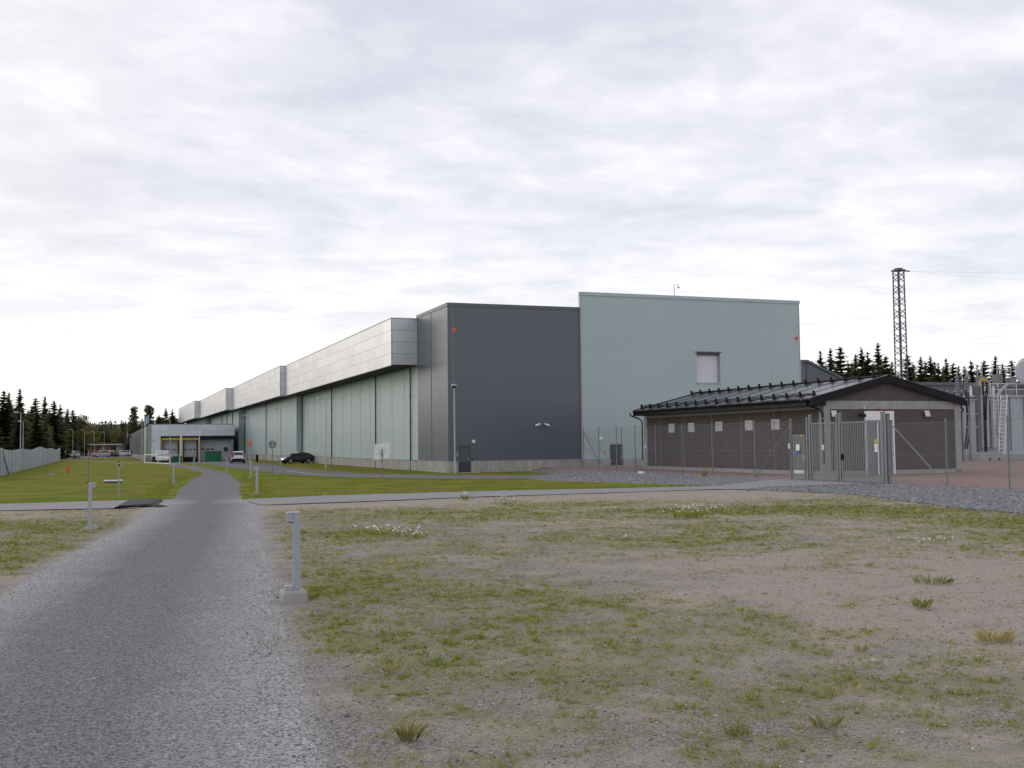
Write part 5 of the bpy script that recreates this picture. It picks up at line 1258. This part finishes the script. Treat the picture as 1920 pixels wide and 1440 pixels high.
# ------------------------------------------------------------------ signs
def disc(x0, r, n=28, t=.02):
    m = MB(); m.tube([(x0[0], x0[1], x0[2]), (x0[0], x0[1]+t, x0[2])], r, n); return m
t = thing('orange_round_sign', 'round orange and red traffic sign on the lamp pole behind the white estate car', 'sign', (19.1, 156.8, 0))
disc((19.1, 156.86, 2.62), .34).build('sign_rim', M['red'], t); disc((19.1, 156.845, 2.62), .265, 28, .012).build('sign_face', M['orange'], t)
bx('sign_symbol', 19.04, 19.16, 156.832, 156.844, 2.47, 2.77, M['red'], t)
bx('clamp', 19.03, 19.17, 156.885, 156.97, 2.55, 2.62, M['zinc'], t); bx('clamp', 19.03, 19.17, 156.885, 156.97, 2.68, 2.75, M['zinc'], t)
g = G(510.5, 892)
t = thing('round_sign_back', 'grey back of a round traffic sign on a thin post in the lawn', 'sign', (g.x, g.y, 0))
MB().tube([(g.x, g.y, -.2), (g.x, g.y, 2.62)], .03, 8).build('post', M['zinc_dk'], t)
disc((g.x, g.y-.07, 2.32), .30).build('sign_plate', M['zinc_dk'], t)
for dz in (-.1, .1): bx('stiffener', g.x-.26, g.x+.26, g.y-.09, g.y-.072, 2.32+dz-.02, 2.32+dz+.02, M['zinc'], t)
MB().tube([(g.x, g.y-.09, 2.05), (g.x, g.y-.09, 2.58)], .035, 6).build('clamp', M['zinc'], t)
g = G(716.5, 897)
t = thing('white_square_sign', 'tilted white square sign panel with radiating ribs on a thin post in the lawn', 'sign', (g.x, g.y, 0))
MB().tube([(g.x, g.y, -.2), (g.x, g.y, 1.9)], .028, 8).build('post', M['zinc_dk'], t)
mz = 1.78; ang = radians(-6); q = .51
def rp(u, v, yy): return (g.x+.02+u*cos(ang)+v*sin(ang)*-1, yy, mz+u*-sin(ang)+v*cos(ang))
pl = MB(); pts = [(-q, -q), (q, -q), (q, q), (-q, q)]; pl.add([rp(u, v, g.y+.05) for u, v in pts]+[rp(u, v, g.y+.08) for u, v in pts], [(0, 1, 2, 3), (7, 6, 5, 4), (0, 4, 5, 1), (1, 5, 6, 2), (2, 6, 7, 3), (3, 7, 4, 0)])
pl.build('sign_panel', M['white'], t)
for a in (20, 65, 110, 155, 200, 245, 290, 335): 
    a = radians(a); MB().bar(rp(.10*cos(a), .10*sin(a), g.y+.04), rp(.40*cos(a), .40*sin(a), g.y+.04), .022, .02, (0, 1, 0)).build('rib', M['grey_trim'], t)
MB().tube([(g.x, g.y+.0, mz-.35), (g.x, g.y+.0, mz+.1)], .04, 6).build('bracket', M['zinc_dk'], t)

# ------------------------------------------------------------------ left lawn: sheet fence and small things
fl = thing('sheet_fence', 'long grey corrugated sheet fence along the left lawn', 'fence', (-8, 100, 0))
ys = steps(84, 212, 2.5)
def ftop(y): return 2.22+.12*sin(y*.09)+.10*sin(y*.21+1)
for i, (a, b) in enumerate(zip(ys[:-1], ys[1:])):
    xa = -8.05+.62*(a-100)/112; xb = -8.05+.62*(b-100)/112; V = []; F = []
    for k, (f, dx) in enumerate(((0, 0), (.18, 0), (.22, .10), (.30, .10), (.34, 0), (.66, 0), (.70, .10), (.78, .10), (.82, 0), (1, 0))):
        x = xa+(xb-xa)*f+dx; y = a+.01+(b-a-.02)*f; V += [(x, y, -.1), (x, y, ftop(y)+.0)]
        if k: F.append((2*k-2, 2*k, 2*k+1, 2*k-1))
    raw('sheet_panel', mk_mesh('sheet_panel', [Vector(v)-Vector((-8, 100, 0)) for v in V], F), M['zinc_sheet'] if 'zinc_sheet' in M else M['zinc'], fl)
    bx('post', xa-.05, xa+.085, a-.03, a+.03, -.1, ftop(a)-.03, M['zinc_dk'], fl)
for a in (99.2, 100.6): MB().tube([(-7.92, 100, 2.1), (-7.4, a, 0)], .04, 6).build('brace', M['dark_trim'], fl)
MB().tube([(-7.98, 99.9, 0), (-7.98, 99.9, 2.3)], .06, 6).build('end_post', M['offwhite'], fl)
g = G(128, 889)
t = thing('red_marker', 'short red hydrant marker standing in the left lawn', 'hydrant', (g.x, g.y, 0))
MB().tube([(g.x, g.y, -.05), (g.x, g.y, .55), (g.x+.02, g.y, .62)], [.09, .08, .06], 10).build('body', M['red'], t); MB().tube([(g.x+.02, g.y, .62), (g.x+.03, g.y, .76)], [.10, .05], 10).build('cap', M['red'], t)
MB().tube([(g.x-.14, g.y, .36), (g.x+.14, g.y, .36)], .045, 8).build('outlet', M['red'], t)
g = G(212, 906)
t = thing('white_lid_box', 'low white topped service box in the left lawn behind the camera post', 'box', (g.x, g.y, 0))
bx('lid', g.x-.56, g.x+.56, g.y-.3, g.y+.3, .13, .20, M['white'], t, .02); bx('body', g.x-.50, g.x+.50, g.y-.24, g.y+.24, -.05, .129, M['dark_trim'], t)
g = G(222.5, 931)
t = thing('camera_post', 'slim grey post with a round camera head in the left lawn', 'post', (g.x, g.y, 0))
MB().tube([(g.x, g.y, -.1), (g.x, g.y, 1.32)], .03, 8).build('post', M['zinc'], t); MB().tube([(g.x, g.y+.06, 1.42), (g.x, g.y-.08, 1.42)], .10, 12).build('camera_head', M['zinc'], t); MB().tube([(g.x, g.y-.081, 1.42), (g.x, g.y-.1, 1.42)], .05, 10).build('lens', M['black'], t)
MB().tube([(g.x, g.y, 1.525), (g.x, g.y, 1.6)], .03, 6).build('antenna', M['black'], t); MB().tube([(g.x, g.y, -.05), (g.x, g.y, .03)], .10, 10).build('foot', M['concrete_lt'], t)
g = G(165.5, 906)
t = thing('thin_grey_pole', 'plain thin grey pole with a dark foot in the left lawn', 'pole', (g.x, g.y, 0))
MB().tube([(g.x, g.y, -.1), (g.x, g.y, 2.0)], .042, 8).build('pole', M['zinc_dk'], t); MB().tube([(g.x, g.y, -.02), (g.x, g.y, .07)], .11, 10).build('foot', M['black'], t)
g = G(95, 890)
t = thing('pale_cover', 'small pale well cover lying in the left lawn', 'cover', (g.x, g.y, 0))
MB().tube([(g.x, g.y, -.02), (g.x, g.y, .08)], [.3, .26], 14).build('lid', M['concrete_lt'], t); MB().tube([(g.x-.25, g.y+.2, 0), (g.x-.25, g.y+.2, .7)], .03, 6).build('marker_stake', M['zinc_dk'], t)
# rubber mats by the drive
t = thing('rubber_mat_stack', 'dark rubber cable ramp lying across the left cross path', 'mat', (1.1, 44.6, 0))
V0 = [(.30, 42.2), (1.75, 42.9), (2.30, 47.3), (.85, 47.5)]
MB().add([(x, y, .02) for x, y in V0]+[(x+(.25 if x < 1 else -.2), y, .11) for x, y in V0], [(3, 2, 1, 0), (4, 5, 6, 7), (0, 1, 5, 4), (1, 2, 6, 5), (2, 3, 7, 6), (3, 0, 4, 7)]).build('mat_body', M['rubber'], t)
MB().add([(1.76, 42.3, .021), (2.25, 42.6, .021), (2.1, 43.2, .021), (1.8, 43.3, .021), (1.8, 42.5, .07), (2.0, 42.7, .07), (1.95, 43.0, .07), (1.8, 43.1, .07)], [(4, 5, 6, 7), (0, 1, 5, 4), (1, 2, 6, 5), (2, 3, 7, 6), (3, 0, 4, 7)]).build('end_piece', M['rubber'], t)

# ------------------------------------------------------------------ cars
def paint(name, col, rough=.22):
    m, t, b = new_mat(name); pos = t.add('ShaderNodeNewGeometry').outputs['Position']
    c = t.mix(t.rng(t.noise(pos, 3, 4, .6), .4, .8, 0, .25), col, tuple(.6*k+.05 for k in col)); t.con(c, b.inputs['Base Color']); b.inputs['Roughness'].default_value = rough; b.inputs['Coat Weight'].default_value = .6; b.inputs['Coat Roughness'].default_value = .08; return m
PA = {'white': paint('white_car_paint', (.72, .72, .72)), 'black': paint('black_car_paint', (.010, .010, .012)), 'red': paint('red_car_paint', (.35, .025, .02)), 'silver': paint('silver_car_paint', (.45, .46, .48)), 'blue': paint('dark_blue_car_paint', (.02, .03, .07)), 'grey': paint('grey_car_paint', (.12, .13, .14))}
M['tail'] = simple('red_lamp_glass', (.45, .015, .012), .2); M['rim'] = simple('alloy_rim', (.42, .43, .45), .35, .7); M['tyre'] = simple('tyre_rubber', (.018, .018, .019), .85)
M['headlamp'] = simple('headlamp_glass', (.62, .64, .66), .12)
PROF = {   # station: x from rear, z of body top line, half width ; roof points
 'estate': dict(L=4.75, W=.91, Hh=1.54, body=[(0, .62, .84), (.06, .98, .88), (.5, 1.03, .90), (3.0, .98, .91), (3.45, .95, .90), (4.3, .84, .86), (4.62, .68, .78), (4.75, .52, .68)], roof=[(.14, 1.0), (.42, 1.46), (.9, 1.52), (2.2, 1.54), (2.75, 1.46), (3.5, .97)]),
 'coupe': dict(L=4.10, W=.87, Hh=1.38, body=[(0, .60, .76), (.05, .95, .82), (.45, 1.02, .86), (2.6, .93, .87), (3.0, .88, .86), (3.7, .76, .82), (3.98, .60, .74), (4.10, .48, .62)], roof=[(.08, .98), (.55, 1.24), (1.2, 1.37), (1.75, 1.38), (2.3, 1.27), (3.15, .88)]),
 'hatch': dict(L=4.2, W=.88, Hh=1.47, body=[(0, .6, .80), (.06, .94, .85), (.4, 1.0, .87), (2.7, .95, .88), (3.1, .92, .87), (3.85, .82, .83), (4.1, .66, .75), (4.2, .5, .66)], roof=[(.1, .98), (.4, 1.38), (.9, 1.46), (1.9, 1.47), (2.4, 1.38), (3.2, .93)])}
def car(kind, col, loc, heading, label, group=None, plate=True, rails=False):
    c = PROF[kind]; L = c['L']; W_ = c['W']; z = loc[2]
    t = thing('parked_car', label, 'car', loc, heading, group); ox = L/2
    body = MB(); rings = []
    for (x, zt, hw) in c['body']:
        zb = .24 if .2 < x < L-.3 else .34
        rings.append([(x-ox, -hw*.94, zb), (x-ox, -hw, zb+.14), (x-ox, -hw*1.0, .62 if zt > .66 else zt-.06), (x-ox, -hw*.95, zt-.03), (x-ox, -hw*.80, zt), (x-ox, hw*.80, zt), (x-ox, hw*.95, zt-.03), (x-ox, hw, .62 if zt > .66 else zt-.06), (x-ox, hw, zb+.14), (x-ox, hw*.94, zb)])
    V = [p for r in rings for p in r]; n = 10; F = []
    for i in range(len(rings)-1):
        for k in range(n): F.append((i*n+k, i*n+(k+1) % n, (i+1)*n+(k+1) % n, (i+1)*n+k))
    F += [tuple(range(n)), tuple((len(rings)-1)*n+k for k in range(n-1, -1, -1))]
    body.add(V, F); bo = body.build('body', PA[col], t, world=False)
    rf = c['roof']; hw = W_*.86; tw = W_*.66
    zmax = max(q[1] for q in rf); zmin = .9
    def cw(zz): return hw+(tw-hw)*(zz-zmin)/(zmax-zmin)
    cab = MB(); V = []; F = []
    for (x, zz) in rf: V += [(x-ox, -cw(zz), zz), (x-ox, cw(zz), zz), (x-ox, -hw, .88), (x-ox, hw, .88)]
    for i in range(len(rf)-1):
        a, b = 4*i, 4*(i+1); F += [(a, a+1, b+1, b), (a+2, a, b, b+2), (a+1, a+3, b+3, b+1)]
    cab.add(V, F); cab.build('cabin', PA[col], t, world=False)
    def quad(name, P, mat, off, par=t):
        m = MB(); m.add([tuple(Vector(p)+Vector(off)) for p in P], [(0, 1, 2, 3)]); return m.build(name, mat, par, world=False, fix=False)
    e = .012
    r0, r1 = rf[0], rf[1]; f0, f1 = rf[-1], rf[-2]
    def lerp2(a, b, s): return (a[0]+(b[0]-a[0])*s, a[1]+(b[1]-a[1])*s)
    a0, a1 = lerp2(r0, r1, .12), lerp2(r0, r1, .92)
    quad('rear_window', [(a0[0]-ox, -cw(a0[1])*.88, a0[1]), (a0[0]-ox, cw(a0[1])*.88, a0[1]), (a1[0]-ox, cw(a1[1])*.86, a1[1]), (a1[0]-ox, -cw(a1[1])*.86, a1[1])], M['glass'], (-e, 0, e))
    a0, a1 = lerp2(f0, f1, .1), lerp2(f0, f1, .94)
    quad('windscreen', [(a0[0]-ox, cw(a0[1])*.92, a0[1]), (a0[0]-ox, -cw(a0[1])*.92, a0[1]), (a1[0]-ox, -cw(a1[1])*.9, a1[1]), (a1[0]-ox, cw(a1[1])*.9, a1[1])], M['glass'], (e, 0, e))
    def roofz(x):
        return float(np.interp(x, [q[0] for q in rf], [q[1] for q in rf]))
    xs0, xs1 = rf[1][0]+.0, rf[-1][0]-.22; cuts = [xs0, xs0+(xs1-xs0)*.27, xs0+(xs1-xs0)*.58, xs1]
    for s in (-1, 1):
        for a, b in zip(cuts[:-1], cuts[1:]):
            a, b = a+.03, b-.03; za, zb = roofz(a)-.07, max(roofz(b)-.07, 1.0); z0 = .97
            P = [(a-ox, s*(cw(z0)+e), z0), (b-ox, s*(cw(z0)+e), z0), (b-ox, s*(cw(zb)+e), zb), (a-ox, s*(cw(za)+e), za)]
            quad('side_window', P if s < 0 else P[::-1], M['glass'], (0, 0, 0))
        hl = c['body'][-2]; MB().box(hl[0]-ox-.20, hl[0]-ox+.05, min(s*.42, s*.72), max(s*.42, s*.72), hl[1]-.13, hl[1]-.005).build('headlight', M['headlamp'], t, world=False)
        tz = 1.02 if kind == 'estate' else .92
        MB().box(-ox-.015, -ox+.16, min(s*.66, s*.86), max(s*.66, s*.86), .72, tz+.36 if kind == 'estate' else tz).build('tail_light', M['tail'], t, world=False)
        MB().box(f0[0]-ox-.45, f0[0]-ox-.28, min(s*.88, s*1.04), max(s*.88, s*1.04), .95, 1.07).build('mirror', PA[col], t, world=False)
        for wx in (.82, L-.86):
            ty = MB().tube([(wx-ox, s*(W_-.22), .32), (wx-ox, s*(W_+.005), .32)], .32, 18).build('wheel', M['tyre'], t, world=False)
            MB().tube([(wx-ox, s*(W_-.01), .32), (wx-ox, s*(W_+.015), .32)], .215, 14).build('rim', M['rim'], ty, world=False)
        if rails: MB().tube([(rf[1][0]-ox+.1, s*tw*.95, zmax-.0), (rf[1][0]-ox+.2, s*tw*.95, zmax+.06), (rf[-2][0]-ox-.3, s*tw*.95, zmax+.05), (rf[-2][0]-ox-.1, s*tw*.95, zmax-.03)], .022, 6).build('roof_rail', M['black'], t, world=False)
    MB().box(-ox-.05, -ox+.25, -.80, .80, .33, .60).build('rear_bumper', M['black'] if kind == 'estate' else PA[col], t, world=False)
    MB().box(ox-.22, ox+.03, -.62, .62, .30, .48).build('front_bumper', M['black'], t, world=False)
    MB().box(-ox+.3, ox-.3, -W_*.9, W_*.9, .16, .30).build('underbody', M['black'], t, world=False)
    if plate: MB().box(-ox-.07, -ox-.051, -.26, .26, .70 if kind == 'estate' else .5, .81 if kind == 'estate' else .61).build('number_plate', M['white'], t, world=False)
    return t
car('estate', 'white', (16.5, 147.8, h1(16.5, 148)+.03), radians(85), 'white estate car with black roof rails seen from behind, on the lane by the dock', rails=True)
car('coupe', 'black', (22.35, 136.6, .02), radians(180+16), 'black hatchback coupe parked on the grass against the long hall')
def cpx(kind, col, px, D, hd, label):
    p = at_depth(px, 845, D); car(kind, col, (p.x, p.y, .03), hd, label, 'cars in the far car park')
cpx('hatch', 'red', 116, 250, radians(60), 'red car at the left end of the far car park beside the sheet fence')
cpx('hatch', 'silver', 124, 262, radians(65), 'silver car right behind the red one in the far car park')
cpx('hatch', 'blue', 131, 268, radians(65), 'dark blue car in the left row of the far car park')
cpx('hatch', 'white', 139, 258, radians(70), 'white hatchback at the right end of the left car row')
cpx('hatch', 'black', 148, 285, radians(70), 'black car beyond the white hatchback in the far car park')
cpx('estate', 'silver', 191, 262, radians(160), 'silver estate car parked broadside left of the round shrub')
cpx('hatch', 'white', 204, 280, radians(150), 'white car half hidden behind the broadside silver estate')
cpx('estate', 'white', 230, 285, radians(165), 'white car right of the round shrub before the dock wing')
cpx('hatch', 'red', 178, 300, radians(160), 'small red car in front of the low colourful building')

# ------------------------------------------------------------------ dock yard things
def container(x, y, z, w_, d, h, label, mat, lid=True):
    t = thing('waste_container', label, 'container', (x, y, z))
    MB().add([(x-w_/2+.08, y-d/2+.08, z+.08), (x+w_/2-.08, y-d/2+.08, z+.08), (x+w_/2-.08, y+d/2, z+.08), (x-w_/2+.08, y+d/2, z+.08), (x-w_/2, y-d/2, z+h), (x+w_/2, y-d/2, z+h), (x+w_/2, y+d/2, z+h), (x-w_/2, y+d/2, z+h)], [(3, 2, 1, 0), (4, 5, 6, 7), (0, 1, 5, 4), (1, 2, 6, 5), (2, 3, 7, 6), (3, 0, 4, 7)]).build('body', mat, t)
    n = max(3, int(w_/.5))
    for i in range(n): MB().bar((x-w_/2+w_*(i+.5)/n, y-d/2+.035, z+.2), (x-w_/2+w_*(i+.5)/n, y-d/2-.03, z+h-.1), .08, .05).build('rib', mat, t)
    bx('rim', x-w_/2-.04, x+w_/2+.04, y-d/2-.05, y+d/2+.04, z+h+.001, z+h+.08, M['green_dk'], t)
    for sx in (-1, 1): bx('foot', x+sx*w_*.35-.1, x+sx*w_*.35+.1, y-d/2+.1, y+d/2-.1, z, z+.079, M['black'], t)
container(17.75, 196.5, ZG+.03, 2.7, 2.0, 2.05, 'large green steel waste container in front of the open dock bay', M['green_bin'])
container(11.4, 190, ZG+.05, 1.5, 1.2, 1.25, 'green waste bin in front of the first yellow dock door', M['green_bin'])
container(9.4, 191, ZG+.05, 1.3, 1.1, 1.15, 'dark green bin between the white trailer and the street lamp', M['green_dk'])
container(8.15, 198, ZG+.05, .9, .9, 1.2, 'small dark green bin at the dock corner pillar', M['green_dk'])
t = thing('box_trailer', 'white box trailer with a grey stripe standing before the loading dock', 'trailer', (8.9, 186, ZG))
x0, x1, y0, y1 = 7.9, 9.75, 184.6, 188.0; zz = -.45
bx('box', x0, x1, y0, y1, zz+.55, zz+2.15, M['white'], t, .04); bx('stripe', x0-.004, x1+.004, y0-.012, y0-.001, zz+1.35, zz+1.5, M['grey_trim'], t)
for xx in (x0-.12, x1+.0): 
    w_ = MB().tube([(xx, 186.6, zz+.33), (xx+.12, 186.6, zz+.33)], .32, 14).build('wheel', M['tyre'], t)
bx('frame', x0+.1, x1-.1, y0+.05, y1-.05, zz+.35, zz+.549, M['black'], t)
for xx in (x0+.08, x1-.2): bx('tail_light', xx, xx+.12, y0-.02, y0-.001, zz+.60, zz+.72, M['tail'], t)
bx('door_bar', (x0+x1)/2-.02, (x0+x1)/2+.02, y0-.03, y0-.001, zz+.6, zz+2.1, M['zinc'], t)
rl = thing('white_railing', 'white pipe railing along the top of the dock ramp', 'railing', (6.2, 168, 0))
pr = [(6.0, 166), (7.4, 167.0), (8.6, 167.6)]
pts = [G(271, 869), G(296, 870), G(318, 871), G(337, 870)]
for p in pts: MB().tube([(p.x, p.y, -.2), (p.x, p.y, 1.2)], .05, 6).build('post', M['white'], rl)
for a, b in zip(pts[:-1], pts[1:]):
    for z in ((.12, 1.2) if a is not pts[1] else (.12, .9)): MB().tube([(a.x, a.y, z), (b.x, b.y, z)], .04, 6).build('rail', M['white'], rl)
kb = thing('litter_bin', 'small black litter bin on the grass behind the white estate car', 'bin', (20.3, 158, 0))
MB().tube([(20.3, 158, 0), (20.3, 158, .95)], [.16, .2], 12).build('body', M['black'], kb); MB().tube([(20.3, 158, .951), (20.3, 158, 1.02)], [.21, .17], 12).build('lid', M['black'], kb)

# flag
t = thing('flag_on_pole', 'pale blue and white flag on a thin white pole at the dock corner', 'flag', (6.6, 203, 0))
MB().tube([(6.6, 203, -.5), (6.6, 203, 8.4)], [.06, .035], 8).build('pole', M['white'], t)
V = []; F = []; n = 8
for i in range(n+1):
    f = i/n; x = 6.62+f*.75; y = 203+.12*sin(f*9); V += [(x, y, 5.9+.9*f-.2*f*f), (x, y, 7.1+.9*f)]
    if i: F.append((2*i-2, 2*i, 2*i+1, 2*i-1))
M['flag'] = simple('flag_cloth', (.34, .44, .60), .8, 0, .3, 2.5)
raw('cloth', mk_mesh('cloth', [Vector(v)-Vector((6.6, 203, 0)) for v in V], F, True), M['flag'], t)

# low colourful building beyond the car park
lo = at_depth(146, 840, 345); hi = at_depth(228, 840, 345)
cb = thing('colourful_pavilion', 'low flat roofed building with yellow and red panels beyond the car park', 'building', (lo.x, lo.y, 0))
x0, x1, yb = lo.x, hi.x, lo.y
bx('wall', x0+1, x1, yb, yb+8, 0, 3.1, M['door_dark'], cb); bx('roof', x0-1.2, x1+.3, yb-1.6, yb+8.3, 3.101, 3.45, M['offwhite'], cb)
cols = ['brick', 'red', 'yellow', 'yellow', 'door_dark', 'yellow', 'red', 'yellow', 'offwhite', 'yellow', 'glass', 'yellow', 'red', 'door_dark']
M['ochre'] = simple('ochre_panel', (.42, .27, .06), .6); M['rust'] = simple('rust_red_panel', (.24, .06, .03), .6)
for i, c in enumerate(cols):
    a = x0+1.4+i*(x1-x0-3)/len(cols); b = a+(x1-x0-3)/len(cols)-.06
    bx('facade_panel', a, b, yb-.08, yb-.002, .3, 2.9, {'yellow': M['ochre'], 'red': M['rust']}.get(c, M[c]), cb)
bx('end_wall', x1-1.6, x1, yb-.1, yb-.003, 0, 3.1, M['offwhite'], cb)
gb_ = at_depth(240, 842, 330); bx('annex', gb_.x-1.5, gb_.x+4, gb_.y, gb_.y+6, 0, 3.0, M['dark_trim'], cb)
# shrub in the car park and utility poles at the wood's edge
sh = at_depth(216, 848, 258); t = thing('round_shrub', 'round reddish green shrub at the edge of the far car park', 'shrub', (sh.x, sh.y, 0))
raw('crown', clump_mesh(55, [(0, 0, .75, .85), (.45, .1, .6, .6), (-.45, 0, .6, .6)], .09, 420), M['leaf'], t); raw('trunk', trunk_mesh(.8, .05), M['trunk'], t)
for i, (px, top, D) in enumerate(((145, 793, 300), (152, 797, 330))):
    p = at_depth(px, top, D); t = thing('utility_pole', ('left' if i == 0 else 'right')+' wooden utility pole with a cross arm at the edge of the wood', 'pole', (p.x, p.y, 0), 0, 'utility poles by the wood')
    MB().tube([(p.x, p.y, -.3), (p.x, p.y, p.z+.6)], [.13, .09], 8).build('pole', M['trunk'], t); MB().bar((p.x-1.6, p.y, p.z), (p.x+1.6, p.y, p.z), .12).build('cross_arm', M['trunk'], t)
    if i == 0: MB().tube([(p.x, p.y, p.z+.1), (p.x+12, p.y+10, p.z-1.0), (p.x+26, p.y+20, p.z-1.4)], .03, 5).build('wire', M['black'], t)
# small weed in the stone bank
g = G(1338, 893, .27); 
me = blades('weed_stalks', np.array([0.]), np.array([0.]), np.array([0.]), np.array([.55]), np.array([.12]), 60, np.array([.02]), np.array([.8]), .2)
tag(raw('weed', me, M['blade'], None, (30.4, 51.9, h1(30.4, 51.9))), 'yellowish dry weed at a fence post foot in the stone bank', 'weed')
g = G(1222, 886, .3); st = pebbles('white_stone', np.array([0.]), np.array([0.]), np.array([.06]), np.array([.22]), None)
tag(raw('white_stone', st, M['white'], None, (30.2, 58.9, h1(30.2, 58.9))), 'single white stone lying at the foot of the mesh fence', 'stone')
